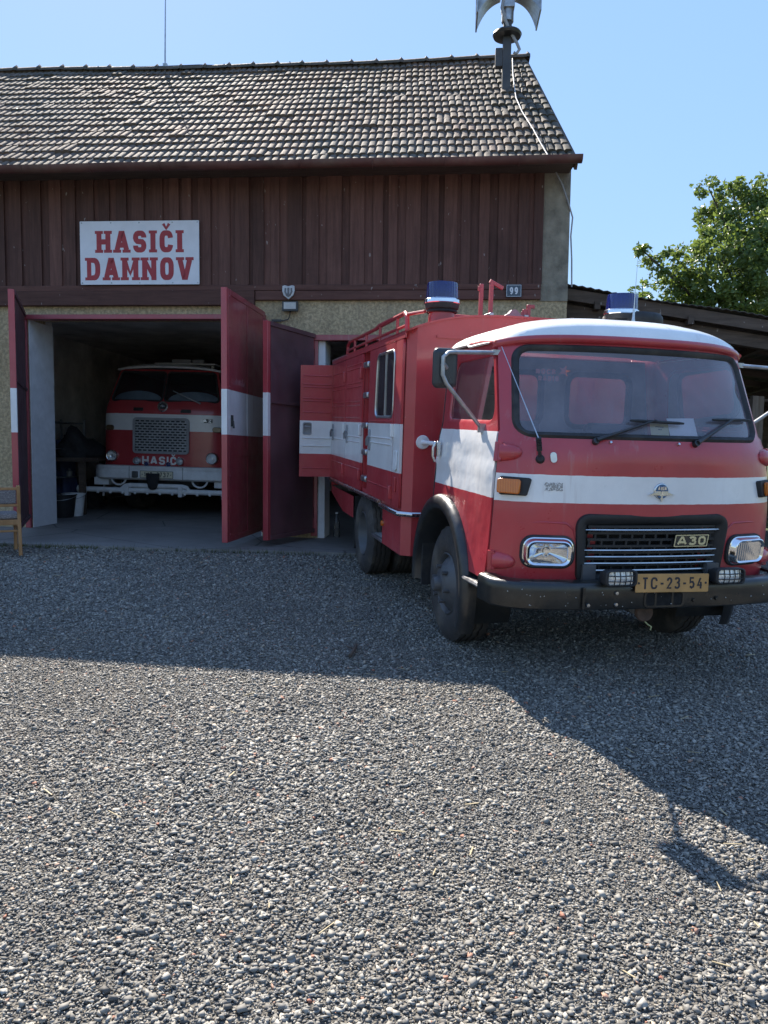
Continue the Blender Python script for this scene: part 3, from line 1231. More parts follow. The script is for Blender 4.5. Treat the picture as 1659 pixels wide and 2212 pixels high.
mb.add(verts, faces)
roof = mb.build('roof', M['tiles'], barn, smooth=50)
# underlay, back slope, soffit and verge board
mb = MB()
a = [rpt(LEFT_END, 0, -.01), rpt(6.70, 0, -.01), rpt(6.45, ROOF_T, -.01), rpt(LEFT_END, ROOF_T, -.01)]
mb.add(a, [(0, 1, 2, 3)])
mb.add([rpt(LEFT_END, ROOF_T, .0), rpt(6.5, ROOF_T, .0), (6.85, 12.9, 3.35), (LEFT_END, 12.9, 3.35)], [(0, 1, 2, 3)])
mb.add([(LEFT_END, EAVE_D, EAVE_Z - .03), (6.74, EAVE_D, EAVE_Z - .03), (6.74, .0, EAVE_Z + .02), (LEFT_END, 0, EAVE_Z + .02)], [(0, 1, 2, 3)])
mb.bar(rpt(6.755, 0, -.045), rpt(6.505, ROOF_T, -.045), .03, .11)
mb.build('underlay', M['wood_shed'], roof, smooth=0)
# ridge tiles
mb = MB()
s = 6.56
while s > LEFT_END:
    ln = .40
    p = []
    for (ds, r) in ((0, .085), (-.04, .10), (-.07, .085), (-ln - .04, .078)):
        ring = []
        for k in range(7):
            a = math.pi * k / 6
            c_ = rpt(s + ds, ROOF_T, 0)
            ring.append(c_ + V((0, -math.cos(a) * r * 1.25, math.sin(a) * r + .01 + (.035 if r > .09 and k == 3 else 0))))
        p.append(ring)
    vs = [q for r_ in p for q in r_]
    fs = [(i * 7 + k, i * 7 + k + 1, (i + 1) * 7 + k + 1, (i + 1) * 7 + k) for i in range(3) for k in range(6)] + [tuple(range(7))]
    mb.add(vs, fs)
    s -= ln
mb.build('ridge_tiles', M['moss'], roof, smooth=30)
# gutter
mb = MB()
gd, gz = EAVE_D - .075, EAVE_Z + .015
ring = [(gd + .075 * math.cos(a), gz + .075 * math.sin(a)) for a in [math.pi + math.pi * k / 8 for k in range(9)]]
ring2 = [(gd + .068 * math.cos(a), gz + .068 * math.sin(a)) for a in [math.pi + math.pi * k / 8 for k in range(9)]][::-1]
pl = ring + ring2
n = len(pl)
NS = 24
vs = []
for j in range(NS + 1):
    s = LEFT_END + (6.80 - LEFT_END) * j / NS
    dz = .012 * math.sin(j * 1.9) - .006 * (6 - s) * .6
    vs += [(s, d, z + dz * .4) for d, z in pl]
fs = [(j * n + i, j * n + (i + 1) % n, (j + 1) * n + (i + 1) % n, (j + 1) * n + i) for j in range(NS) for i in range(n)]
fs += [tuple(range(9)), tuple(NS * n + k for k in range(9))]
mb.add(vs, fs)
for j in range(0, 22):
    s = 6.1 - j * .83
    mb.tube([(s, gd + .080 * math.cos(a), gz + .080 * math.sin(a)) for a in [math.pi + math.pi * k / 8 for k in range(9)]], .008, 5)
mb.build('gutter', mk('gutter_paint', (.105, .045, .040), .55, var=.3, vs=2, dirt=.35), barn, smooth=40)


# garage door leaves
def door_leaf(hinge, near, z0, z1, face_mat, back_mat, face_side, label):
    """hinge and near are world points on the floor; face_side +1: outer face to the right of hinge->near"""
    h, nr = BM.inverted() @ hinge, BM.inverted() @ near
    h.z = nr.z = 0
    ax = (nr - h)
    wdt = ax.length
    m = frame((h.x, h.y, 0), ax, (0, 0, 1)) @ Matrix.Diagonal((1, 1, -1, 1))        # x along the leaf, y up, z to its right seen from the yard
    mb = MB()
    mb.box(.0, wdt - .06, z0, z1, -.018, .018, m, 0)
    sgn = face_side
    fz0, fz1 = (.018, .026) if sgn > 0 else (-.026, -.018)
    # sheet face with seam and rim on the outer side
    for (x0, x1) in ((.02, wdt * .5 - .012), (wdt * .5 + .012, wdt - .08)):
        mb.box(x0, x1, z0 + .05, z1 - .05, fz0, fz1, m, 0)
    r0, r1 = (.026, .033) if sgn > 0 else (-.033, -.026)
    for (x0, x1, y0, y1) in ((.0, .06, z0, z1), (wdt - .13, wdt - .062, z0, z1), (.062, wdt - .132, z0, z0 + .06), (.062, wdt - .132, z1 - .06, z1), (.062, wdt - .132, (z0 + z1) / 2 - .42, (z0 + z1) / 2 - .36)):
        mb.box(x0, x1, y0, y1, r0, r1, m, 0)
    for j in range(9):
        yb = z0 + .08 + (z1 - z0 - .16) * j / 8
        for xb in (.03, wdt - .096):
            mb.lathe([(0, r1 + .006 if sgn > 0 else r0 - .006), (.012, r1 + .004 if sgn > 0 else r0 - .004), (.014, r1 if sgn > 0 else r0)], m @ Matrix.Translation((xb, yb, 0)), 7, 0)
    bz0, bz1 = (-.040, -.018) if sgn > 0 else (.018, .040)
    mb.box(.0, wdt - .06, z0, z0 + .05, bz0, bz1, m, 1)
    mb.box(.0, wdt - .06, z1 - .05, z1, bz0, bz1, m, 1)
    mb.box(.0, wdt - .06, (z0 + z1) / 2 + .32, (z0 + z1) / 2 + .36, bz0, bz1, m, 1)
    mb.box(.02, wdt - .08, z0 + .05, (z0 + z1) / 2 + .32, bz0 * .55 if sgn > 0 else bz0, bz1 if sgn > 0 else bz1 * .55, m, 1)
    mb.box(.02, wdt - .08, (z0 + z1) / 2 + .36, z1 - .05, bz0 * .62 if sgn > 0 else bz0, bz1 if sgn > 0 else bz1 * .62, m, 1)
    leaf_ = mb.build('garage_door', [face_mat, back_mat], barn, smooth=0, bevel=.003, seg=1)
    if label:
        leaf_['label'] = label
    mb = MB()
    mb.box(wdt - .06, wdt, z0, z1, -.032, .032, m)
    mb.build('door_edge', M['edge_band'], leaf_, smooth=0, bevel=.005)
    for zz in (z0 + .25, (z0 + z1) / 2, z1 - .25):
        MB().tube([m @ V((-.012, zz - .07, -.0)), m @ V((-.012, zz + .07, 0))], .016, 8).build('hinge', M['black'], leaf_)
    return leaf_, m, wdt


def at_d(x, y_top, d):
    """world XY for a picture column at a distance ahead of the eye"""
    return V(((x - CX) / FOC * d * 1.0, d, 0))


HL = b2w(-.03, -.06, 0)
leafL, mL, wL = door_leaf(HL, at_d(33, 0, 8.45), .56, 3.17, M['garage_red'], M['door_back'], -1, 'left door leaf, dark inner side turned to the yard')
HA = b2w(LW + .02, -.06, 0)
leafA, mA, wA = door_leaf(HA, at_d(484, 0, 8.22), .47, 3.17, M['door_band'], M['door_back'], +1, 'banded red and white door leaf standing open')
HB = b2w(RX0 - .06, -.06, 0)
leafB, mB, wB = door_leaf(HB, at_d(572, 0, 8.64), .45, 2.90, M['garage_red'], M['door_back'], -1, 'door leaf of the second bay seen from its dark inner side')
# latch and chalk scrawl on the banded leaf
mb = MB()
mb.box(wA - .16, wA - .12, 1.72, 1.84, .026, .05, mA)
mb.tube([mA @ V((wA - .14, 1.78, .05)), mA @ V((wA - .14, 1.70, .06))], .012, 6)
mb.build('latch', M['black'], leafA)
mb = MB()
x = wA - .17
for i in range(9):
    pts = [(x, 2.17 + random.uniform(0, .02)), (x - .012, 2.24 + random.uniform(-.02, .02)), (x - .025, 2.18), (x - .03, 2.22 + random.uniform(-.02, .02))]
    ribbon(mb, [(a, b) for a, b in pts], .004, .0262, .0266 + i * .0001, mA)
    x -= .052
mb.build('chalk_scrawl', mk('chalk', (.33, .22, .23), .95), leafA, smooth=0)


# ------------------------------------------------------------------ things fixed to the barn
def facade_frame(x, y, off, up=None):
    """frame on the facade (X right, Y up, Z to the yard) at picture point x, y"""
    nrm = -B_D
    p = hit(x, y, b2w(0, -off, 0), nrm)
    return frame(p, B_S, (0, 0, 1))


# main sign
m = facade_frame(301, 546, .085)
sg = MB()
sg.prism(rrect(-.757, .757, -.385, .385, .008), -.006, .0, m)
sign = sg.build('name_sign', M['signwhite'], smooth=0)
tag(sign, 'white board with red slab letters HASIČI DAMNOV on the dark boarding', 'sign')
mb = MB()
mr = m @ Matrix.Translation((-.0, .135, 0))
lettering(mb, 'HASIČI', .265, 1.09, .064, mr, serif=.036, gap=.36)
mr = m @ Matrix.Translation((-.005, -.195, 0))
lettering(mb, 'DAMNOV', .275, 1.345, .064, mr, serif=.036, gap=.34)
mb.build('lettering', M['signred'], sign, smooth=0)
for px in (-.735, -.36, 0, .42, .735):
    for py in (-.365, .365):
        MB().lathe([(.0, .004), (.009, .003), (.010, 0)], m @ Matrix.Translation((px, py, 0)), 8).build('screw', M['steel'], sign)

# house number
m = facade_frame(1110, 628, .075)
mb = MB()
mb.prism(rrect(-.092, .092, -.074, .074, .006), -.01, 0, m)
hn = mb.build('house_number', M['navy'], smooth=0)
tag(hn, 'small blue enamel plate with the white number 99', 'house number')
mb = MB()
mb.ring(rrect(-.086, .086, -.068, .068, .005), rrect(-.082, .082, -.064, .064, .005), .0003, .0012, m)
lettering(mb, '99', .085, .098, .016, m, gap=.4)
mb.build('digits', M['signwhite'], hn, smooth=0)

# shield emblem
m = facade_frame(623, 630, .07)
mb = MB()
sh = [(-.075, .07), (-.045, .078), (0, .065), (.045, .078), (.075, .07), (.078, .01), (.06, -.045), (0, -.095), (-.06, -.045), (-.078, .01)]
mb.prism(sh, -.02, .004, m)
em = mb.build('shield_emblem', mk('pewter', (.42, .42, .44), .45, .5), smooth=0, bevel=.004)
tag(em, 'grey metal shield with an embossed figure above the floodlight', 'emblem')
mb = MB()
mb.tube([m @ V((-.035, .04, .006)), m @ V((-.04, 0, .01)), m @ V((-.015, -.05, .006))], .010, 6)
mb.tube([m @ V((.035, .04, .006)), m @ V((.04, 0, .01)), m @ V((.015, -.05, .006))], .010, 6)
mb.tube([m @ V((0, .045, .006)), m @ V((0, -.06, .008))], .012, 6)
mb.build('relief', mk('pewter_dark', (.17, .17, .18), .5, .5), em)

# floodlight with its cable
m = facade_frame(626, 661, .09)
fl = MB()
fl.prism(rrect(-.098, .098, -.06, .06, .01), -.05, 0, m)
flo = fl.build('floodlight', M['black'], smooth=0, bevel=.004)
tag(flo, 'small black floodlight with a pale square lens under the shield', 'floodlight')
mb = MB()
mb.prism(rrect(-.075, .075, -.035, .045, .004), .0005, .003, m)
mb.build('lens', mk('flood_lens', (.50, .50, .47), .3), flo, smooth=0)
mb = MB()
mb.tube([m @ V(p) for p in ((.0, -.06, -.03), (-.01, -.10, -.05), (-.03, -.15, -.06), (-.10, -.165, -.07), (-.19, -.16, -.075))], .007, 6)
mb.box(-.24, -.12, -.178, -.150, -.082, -.06, m)
mb.build('cable', M['black'], flo)

# siren on its post
ROOF_N = BM.to_3x3() @ V((0, -math.sin(SLOPE), math.cos(SLOPE)))
ROOF_P = BM @ rpt(0, 0, .06)
pb = hit(1093, 186, ROOF_P, ROOF_N)
si = empty('siren', Matrix.Translation(pb) @ Matrix.Rotation(-YAW, 4, 'Z'))
tag(si, 'grey horn siren on a dark steel post through the roof', 'siren')
mb = MB()
mb.box(-.058, .058, -.058, .058, -.35, .86)
mb.box(-.16, -.058, -.05, .05, .25, .50)
mb.build('post', mk('post_paint', (.05, .052, .058), .5, dirt=.2), si, bevel=.006)
mb = MB()
mb.lathe([(.06, .64), (.19, .66), (.205, .69), (.19, .715), (.06, .73)], None, 28)
mb.build('rain_plate', M['black'], si)
mb = MB()
mb.tube([(0, 0, .86), (0, 0, 1.75)], .085, 16)
mb.box(-.10, .10, -.10, .10, 1.30, 1.42)
mb.box(-.09, .09, -.11, .11, 1.02, 1.16)
mb.build('motor', M['steel'], si, bevel=.005)
for sgn in (-1, 1):
    for zc in (1.34,):
        mb = MB()
        rings = []
        NSEG = 12
        for i in range(NSEG + 1):
            u = i / NSEG
            e = (math.exp(2.2 * u) - 1) / (math.exp(2.2) - 1)
            hh, ww = .15 + .31 * e, .10 + .16 * e
            x = sgn * (.10 + .33 * u)
            rings.append([(x, -ww, zc - hh), (x, ww, zc - hh), (x, ww, zc + hh), (x, -ww, zc + hh)])
        vs = [p for r_ in rings for p in r_]
        fs = [(i * 4 + k, i * 4 + (k + 1) % 4, (i + 1) * 4 + (k + 1) % 4, (i + 1) * 4 + k) for i in range(NSEG) for k in range(4)]
        mb.add(vs, fs)
        mb.tube([(sgn * .43, -.26, zc - .46), (sgn * .43, .26, zc - .46), (sgn * .43, .26, zc + .46), (sgn * .43, -.26, zc + .46)], .008, 6, closed=True)
        mb.build('horn', M['steel'], si, solid=.006, smooth=40)
mb = MB()
mb.tube([(.03, -.09, 1.35), (-.06, -.12, 1.15), (-.09, -.12, 1.0), (-.04, -.10, .85), (.03, -.075, .70), (.13, -.07, .55), (.17, -.07, .46), (.13, -.07, .40), (.09, -.07, .42)], .022, 8)
mb.build('conduit', M['greysteel'], si)

# cable from the siren down the roof and the wall end
cab = [hit(x, y, ROOF_P + ROOF_N * .02, ROOF_N) for x, y in ((1107, 128), (1108, 160), (1112, 195), (1115, 214), (1128, 243), (1152, 280), (1168, 310), (1183, 336))]
mb = MB()
mb.tube([p + V((0, 0, random.uniform(0, .015))) for p in cab], .007, 6)
tag(mb.build('siren_cable', mk('cable_white', (.52, .50, .47), .6)), 'pale cable running down the roof tiles from the siren', 'cable')
mb = MB()
e0 = b2w(6.45, -.62, 4.72)
mb.tube([hit(1190, 350, b2w(0, -.08, 0), -B_D), hit(1215, 400, b2w(0, -.03, 0), -B_D), hit(1230, 445, b2w(0, -.02, 0), -B_D), hit(1237, 470, b2w(0, -.0, 0), -B_D),
         hit(1233, 510, b2w(0, -.0, 0), -B_D), hit(1235, 560, b2w(0, 0, 0), -B_D), hit(1235, 620, b2w(0, 0, 0), -B_D)], .009, 6)
tag(mb.build('wall_cable', M['cable']), 'thin cable hanging down the right corner of the barn', 'cable')

# lightning rod and ridge wire
RIDGE_P = BM @ rpt(0, ROOF_T, .09)
RN = -B_D
rp = hit(357, 158, RIDGE_P, RN)
mb = MB()
mb.tube([rp + V((0, 0, -.1)), rp + V((0, 0, .28)), rp + V((.015, 0, 1.19))], [.014, .013, .009], 7)
mb.box(-.035, .035, -.02, .02, .10, .15, Matrix.Translation(rp))
mb.box(-.09, .09, -.06, .06, -.10, -.03, Matrix.Translation(rp))
tag(mb.build('lightning_rod', M['steel']), 'thin upright lightning rod on the roof ridge', 'lightning rod')
pts = [hit(x, y, RIDGE_P, RN) for x, y in ((-300, 152), (0, 148), (80, 149), (210, 147), (355, 143), (430, 140), (520, 143), (625, 139), (760, 142), (900, 138), (1000, 128), (1075, 121))]
mb = MB()
mb.tube(pts, .007, 6)
for x, y0_, y1_ in ((82, 148, 162), (212, 146, 160), (484, 141, 153), (626, 136, 150), (915, 137, 146)):
    mb.tube([hit(x, y0_ - 3, RIDGE_P, RN), hit(x + 4, y1_, RIDGE_P, RN)], .010, 6)
tag(mb.build('ridge_wire', M['wire']), 'lightning conductor wire strung along the roof ridge', 'wire')

# ------------------------------------------------------------------ shed to the right
shed = empty('open_shed', BM)
tag(shed, 'dark timber lean-to shed with a sloping roof beside the barn', 'shed')
sp0 = BM.inverted() @ hit(1231, 618, b2w(0, .5, 0), -B_D)
sp1 = BM.inverted() @ hit(1659, 686, b2w(0, .5, 0), -B_D)
slope = (sp1.z - sp0.z) / (sp1.x - sp0.x)
S1, D0, D1 = 13.5, .5, 6.2
zr = lambda s: sp0.z + slope * (s - sp0.x)
mb = MB()
# corrugated sheets
vs, fs = [], []
nn = 260
for j, d in enumerate((D0 - .12, D1)):
    for i in range(nn + 1):
        s = 6.77 + (S1 - 6.77) * i / nn
        vs.append((s, d, zr(s) - .02 + .007 * math.sin(i * 2 * math.pi / 4) + .014 * math.sin(s * 3) - .25 * j))
fs = [(i, i + 1, nn + 2 + i, nn + 1 + i) for i in range(nn)]
mb.add(vs, fs)
mb.build('roof', mk('old_fibre_sheet', (.09, .08, .07), .9, var=.4, vs=4, dirt=.3), shed, smooth=40, solid=.008)
mb = MB()
mb.bar((6.78, D0 - .06, zr(6.78) - .12), (S1, D0 - .06, zr(S1) - .12), .03, .14)
mb.bar((6.78, D0 + .1, zr(6.78) - .30), (S1, D0 + .1, zr(S1) - .30), .12, .16)
for i in range(8):
    d = D0 + .5 + i * .75
    mb.bar((6.78, d, zr(6.78) - .13 - .045 * i), (S1, d, zr(S1) - .13 - .045 * i), .08, .10)
for i in range(6):
    s = 7.2 + i * 1.15
    mb.bar((s, D0 - .1, zr(s) - .20), (s, D1, zr(s) - .44), .07, .10)
mb.build('rafters', M['wood_shed'], shed, smooth=0)
mb = MB()
s = 6.8
while s < S1:
    wdt = random.uniform(.13, .2)
    gap = random.choice([0, 0, 0, .01, .02])
    if not (9.3 < s < 10.05):
        mb.box(s, s + wdt - .006 - gap, D1 - .03, D1, .1, zr(s) - .3)
    s += wdt
mb.build('back_wall', M['wood_shed'], shed, smooth=0)
MB().box(6.8, S1, D0 + .9, D0 + .93, 2.25, zr(S1) - .3).build('tie_board', M['wood_shed'], shed, smooth=0)
for (x, wd, dd) in ((1631, .075, 1.0), (1643, .075, 1.05)):
    p = BM.inverted() @ hit(x, 900, b2w(0, dd, 0), -B_D)
    mb = MB()
    mb.box(p.x - wd / 2, p.x + wd / 2, dd, dd + .09, -.1, 2.26)
    mb.build('post', M['wood_grey'], shed, smooth=0, bevel=.004)
for s in (8.2, 10.6, 12.6):
    mb = MB()
    mb.box(s - .07, s + .07, D0 + .05, D0 + .19, -.1, zr(s) - .38)
    mb.build('post', M['wood_shed'], shed, smooth=0, bevel=.004)
# ------------------------------------------------------------------ the small fire truck in the yard
truck = empty('fire_truck', TM)
tag(truck, 'red and white forward control fire truck parked in front of the garage', 'fire truck')
BELT = 1.435


_HW = ((.5, .927), (.57, .925), (1.06, .908), (1.36, .885), (1.425, .873), (1.44, .862), (1.95, .818), (2.1, .80))


def hw(z):
    """half-width of the cab: leans in from the sill, a ledge at the belt, more lean above"""
    v = _HW[-1][1]
    for (z0, a), (z1, b) in zip(_HW, _HW[1:]):
        if z <= z1:
            v = a + (b - a) * max(0, z - z0) / (z1 - z0)
            break
    return v + .007 * math.exp(-((z - 1.205) / .014) ** 2)


def fu(v, z):
    """depth of the nose at half-width v and height z"""
    t = min(1.05, abs(v) / hw(z))
    uc = -.92
    if z < .95:
        uc += .035 * ((.95 - z) / .4) ** 2
    if z > 1.38:
        uc += .02 + .225 * (z - 1.38) / .55
    elif z > 1.30:
        uc += .02 * ((z - 1.30) / .08) ** 2
    k = max(0, min(1, (z - 1.0) / .4))
    return uc + (.15 + .07 * k) * t ** 2.4 + (.06 - .04 * k) * t ** 14


def fmap(off=0.0):
    def f(v, z):
        e = .01
        u = fu(v, z)
        if not off:
            return (v, u, z)
        n = V((-(fu(v + e, z) - fu(v - e, z)) / (2 * e), 1, -(fu(v, z + e) - fu(v, z - e)) / (2 * e))).normalized()
        p = V((v, u, z)) - n * off
        return p
    return f


def fframe(v, z, off=0.0):
    """frame on the nose: X to the right, Y up the panel, Z out of it"""
    e = .02
    p = V(fmap(off)(v, z))
    x = V((2 * e, fu(v + e, z) - fu(v - e, z), 0))
    y = V((0, fu(v, z + e) - fu(v, z - e), 2 * e))
    return frame(p, x, y)


# nose panel with the windscreen and grille openings
lo_, hi_ = .565, 1.975
side_pts = [(hw(z), z) for z in (lo_, .7, .9, 1.1, 1.25, 1.36, 1.425, 1.44, 1.6, 1.8, hi_)]
nose_out = side_pts + [(-v, z) for v, z in side_pts[::-1]]
WS = rpoly([(-.805, 1.408), (.80, 1.408), (.75, 1.935), (-.75, 1.935)], [.085, .085, .09, .09], 8)
HLC = (-.632, .650)
HLH = [rrect(c - .118, c + .118, .712, .818, .04, 5) for c in HLC]
GR = rpoly([(-.445, .60), (.445, .60), (.475, .972), (-.475, .972)], [.05, .05, .06, .06], 6)
mb = MB()
mb.panel(nose_out, [WS, GR] + HLH, fmap(), .05, edge=.03)
nose = mb.build('nose_panel', M['red_front'], truck, smooth=50, solid=.012)
# pressed recesses above the headlights, hinge fairings
for sgn in (-1, 1):
    for zc in (1.318, .70):
        mb = MB()
        m = fframe(sgn * (.845 if zc > 1 else .868), zc, .0)
        vs = []
        K = 14
        for i in range(K + 1):
            u = i / K
            r = .052 * math.sqrt(max(0, 1 - (u * 1.0) ** 2.4))
            for j in range(7):
                a = math.pi * j / 6
                vs.append(V((-sgn * (u * .125 - .04), math.cos(a) * r, math.sin(a) * r * .75)))
        fs = [(i * 7 + j, i * 7 + j + 1, (i + 1) * 7 + j + 1, (i + 1) * 7 + j) for i in range(K) for j in range(6)] + [tuple(range(7))]
        mb.add(vs, fs, m)
        mb.box(sgn * .056 - .02, sgn * .056 + .02, -.055, .055, -.03, .014, m)
        mb.tube([m @ V((sgn * .040, -.05, .014)), m @ V((sgn * .040, .05, .014))], .013, 8)
        mb.build('door_hinge', M['red'], nose, smooth=45)
# windscreen seal and glass
mb = MB()
WI = inset(WS, .042)
ws_o, ws_i = resample(WS, .03), None
n = len(ws_o)
ws_i = inset(ws_o, .031)
vs = []
for k, (pl, off) in enumerate(((inset(ws_o, -.008), .004), (inset(ws_o, .006), .020), (inset(ws_o, .022), .014), (ws_i, -.004))):
    f = fmap(off)
    vs += [V(f(a, b)) for a, b in pl]
fs = [(k * n + i, k * n + (i + 1) % n, (k + 1) * n + (i + 1) % n, (k + 1) * n + i) for k in range(3) for i in range(n)]
mb.add(vs, fs)
mb.build('windscreen_seal', M['rubber'], truck, smooth=60)
mb = MB()
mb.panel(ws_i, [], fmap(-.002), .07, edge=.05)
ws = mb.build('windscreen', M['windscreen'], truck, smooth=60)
# sticker on the inside of the glass, read from outside
m = fframe(-.585, 1.765, -.006)
mb = MB()
lettering(mb, 'ROCK', .034, .115, .010, m @ Matrix.Translation((-.015, .022, 0)), gap=.3)
lettering(mb, 'RADIO', .034, .118, .010, m @ Matrix.Translation((.0, -.022, 0)), gap=.3)
mb.add([(.055, .005, 0), (.075, .03, 0), (.06, .052, 0), (.08, .042, 0), (.1, .062, 0), (.098, .036, 0), (.125, .03, 0), (.1, .018, 0), (.108, -.006, 0), (.085, .012, 0)], [tuple(range(10))], m)
mb.build('radio_sticker', mk('sticker_ink', (.50, .16, .13), .6), ws, smooth=0)
# brow over the windscreen
mb = MB()
ts = [-1 + 2 * i / 48 for i in range(49)]
rows = []
for (z, off) in ((1.952, .004), (1.962, .030), (1.98, .038), (1.998, .028), (2.008, .0)):
    row = []
    for t in ts:
        v = t * .850
        u = fu(v, 1.95) - off
        row.append((v, u, z - .035 * abs(t) ** 6))
    rows.append(row)
vs = [p for r_ in rows for p in r_]
fs = [(i * 49 + j, i * 49 + j + 1, (i + 1) * 49 + j + 1, (i + 1) * 49 + j) for i in range(4) for j in range(48)]
mb.add(vs, fs)
mb.build('brow', M['red'], nose, smooth=60)
# roof dome
mb = MB()
NA, NB = 40, 32
vs = []
for j in range(NB + 1):
    b = -1 + 2 * j / NB
    for i in range(NA + 1):
        a = -1 + 2 * i / NA
        # square to rounded square plan
        v = a * (.850 - .012 * abs(b) ** 6)
        u0 = fu(v, 1.95) - .020
        u1 = .475 - .03 * abs(a) ** 6
        u = u0 + (u1 - u0) * (b + 1) / 2
        e = max(0, 1 - abs(a) ** 3.0) ** .62 * max(0, 1 - (abs(b) ** 3.6 if b < 0 else abs(b) ** 9)) ** .55
        z = 1.990 - .033 * abs(a) ** 6 * (1 if b < 0 else .5) + .138 * e + .006 * (1 if abs(a) < .74 and b > -.6 else 0)
        vs.append((v, u, z))
fs = [(j * (NA + 1) + i, j * (NA + 1) + i + 1, (j + 1) * (NA + 1) + i + 1, (j + 1) * (NA + 1) + i) for j in range(NB) for i in range(NA)]
mb.add(vs, fs)
cab_roof = mb.build('cab_roof', M['roof_white'], truck, smooth=70, solid=.012)

# doors, built for the left of the picture (s = -1) and mirrored
ARC_C, ARC_R = (.15, .40), .565


def smap(s, off=0.0, dent=0.0):
    def f(u, z):
        v = hw(z) + off
        if dent:
            v += dent * (math.sin(u * 7 + z * 5) * math.sin(z * 11 - u * 3) + .6 * math.sin(u * 13 - z * 9 + 1)) * max(0, min(1, (BELT - z) * 6)) * max(0, min(1, (z - .95) * 5))
        # front edge turns in to meet the nose
        return (s * v, u, z)
    return f


def fe(z):
    """door front edge"""
    return fu(hw(z), z) + .012


arch_pts = []
for i in range(13):
    a = R(197 - i * (197 - 64) / 12)
    p = (ARC_C[0] - ARC_R * math.cos(math.pi - a) * -1 if False else ARC_C[0] + ARC_R * math.cos(a), ARC_C[1] + ARC_R * math.sin(a))
    arch_pts.append(p)
arch_pts = [p for p in arch_pts if p[1] > .56 and p[0] < .40]
door_out = [(fe(.575), .575), (arch_pts[0][0], .575)] + arch_pts + [(.40, arch_pts[-1][1]), (.41, 1.40), (.445, 1.965)] + [(fe(z), z) for z in (1.955, 1.8, 1.6, 1.44, 1.40, 1.2, 1.0, .8)]
DW = rpoly([(-.575, 1.472), (.325, 1.476), (.31, 1.90), (-.40, 1.905)], [.09, .07, .11, .09], 7)
for s in (-1, 1):
    mb = MB()
    mb.panel(door_out, [DW], smap(s, 0, .006), .045, edge=.03)
    d = mb.build('cab_door', M['red_door'], truck, smooth=50, solid=.02)
    if s < 0:
        d['label'] = 'dented cab door with a tall white panel below the window'
    # window: seal, glass
    mb = MB()
    pl = resample(DW, .03)
    pi_ = inset(pl, .024)
    n = len(pl)
    vs = [smap(s, .006)(a, b) for a, b in inset(pl, -.012)] + [smap(s, .010)(a, b) for a, b in pl] + [smap(s, -.006)(a, b) for a, b in pi_]
    fs = [(k * n + i, k * n + (i + 1) % n, (k + 1) * n + (i + 1) % n, (k + 1) * n + i) for k in range(2) for i in range(n)]
    mb.add(vs, fs)
    mb.build('window_frame', M['red'], d, smooth=60)
    mb = MB()
    mb.panel(pi_, [], smap(s, -.008), .1, edge=.06)
    mb.build('window', M['glass'], d, smooth=60)
    # handle
    mb = MB()
    mb.box(s * .925 - .012, s * .925 + .012, .305, .345, 1.24, 1.345)
    mb.tube([(s * .945, .325, 1.34), (s * .962, .325, 1.30), (s * .962, .33, 1.24), (s * .945, .33, 1.20)], .010, 8)
    mb.build('handle', M['chrome_old'], d, bevel=.003)
    # seam rubber in front of the door
    mb = MB()
    zz = [.58 + i * .06 for i in range(15)]
    mb.tube([(s * (hw(z) - .004), fe(z) - .008, z) for z in zz], .007, 6)
    mb.build('door_gap', M['rubber'], d)
    mb = MB()
    zz = [.93 + i * .05 for i in range(21)]
    mb.tube([(s * (hw(z) + .009), .403 + (.035 * (z - 1.4) / .55 if z > 1.4 else 0), z) for z in zz], .006, 6)
    mb.build('door_gap', M['rubber'], d)
    # gutter strip and pillar above
    mb = MB()
    mb.tube([(s * .836, fe(1.95) - .03, 1.955), (s * .836, -.2, 1.975), (s * .836, .2, 1.982), (s * .836, .46, 1.978)], .012, 6)
    mb.build('drip_rail', M['red'], cab_roof)
    # rear corner of the cab
    mb = MB()
    rows = []
    for z in [.86, 1.0, 1.2, 1.35, BELT - .002, BELT + .014, 1.6, 1.75, 1.9, 1.985]:
        h = hw(z)
        u0 = .405 if z < 1.4 else .41 + .035 * (z - 1.4) / .53
        rows.append([(s * h, u0, z), (s * h, u0 + .03, z), (s * (h - .012), u0 + .06, z), (s * (h - .05), u0 + .085, z), (s * (h - .16), u0 + .09, z)])
    vs = [p for r_ in rows for p in r_]
    fs = [(i * 5 + j, i * 5 + j + 1, (i + 1) * 5 + j + 1, (i + 1) * 5 + j) for i in range(len(rows) - 1) for j in range(4)]
    mb.add(vs, fs)
    mb.build('cab_corner', M['red'], truck, smooth=60, solid=.012)
    # wheel arch flare
    mb = MB()
    rows = []
    for i in range(27):
        a = R(203 - i * (203 + 10) / 26)
        ca, sa = math.cos(a), math.sin(a)
        row = []
        for (r_, o) in ((.585, -.02), (.592, .03), (.580, .062), (.545, .075), (.505, .070), (.492, .055), (.488, -.30)):
            sq = 1.0
            row.append((s * (.905 + o), ARC_C[0] + ca * r_, ARC_C[1] + sa * r_))
        rows.append(row)
    vs = [p for r_ in rows for p in r_]
    fs = [(i * 7 + j, i * 7 + j + 1, (i + 1) * 7 + j + 1, (i + 1) * 7 + j) for i in range(26) for j in range(6)]
    mb.add(vs, fs)
    mb.build('wheel_arch', M['black'], truck, smooth=50)
    # mudflap and step ahead of the wheel
    mb = MB()
    mb.box(s * .93 - .28 * (s > 0), s * .93 + .28 * (s < 0), .605, .625, .27, .62)
    mb.build('mudflap', M['rubber'], truck, bevel=.004)
    mb = MB()
    pts = [(s * .70, -.36), (s * .955, -.36), (s * .965, -.45), (s * .95, -.72), (s * .70, -.76)]
    mb.prism(pts, .515, .548)
    st = mb.build('step', M['blackmatt'], truck, bevel=.006)
    mb = MB()
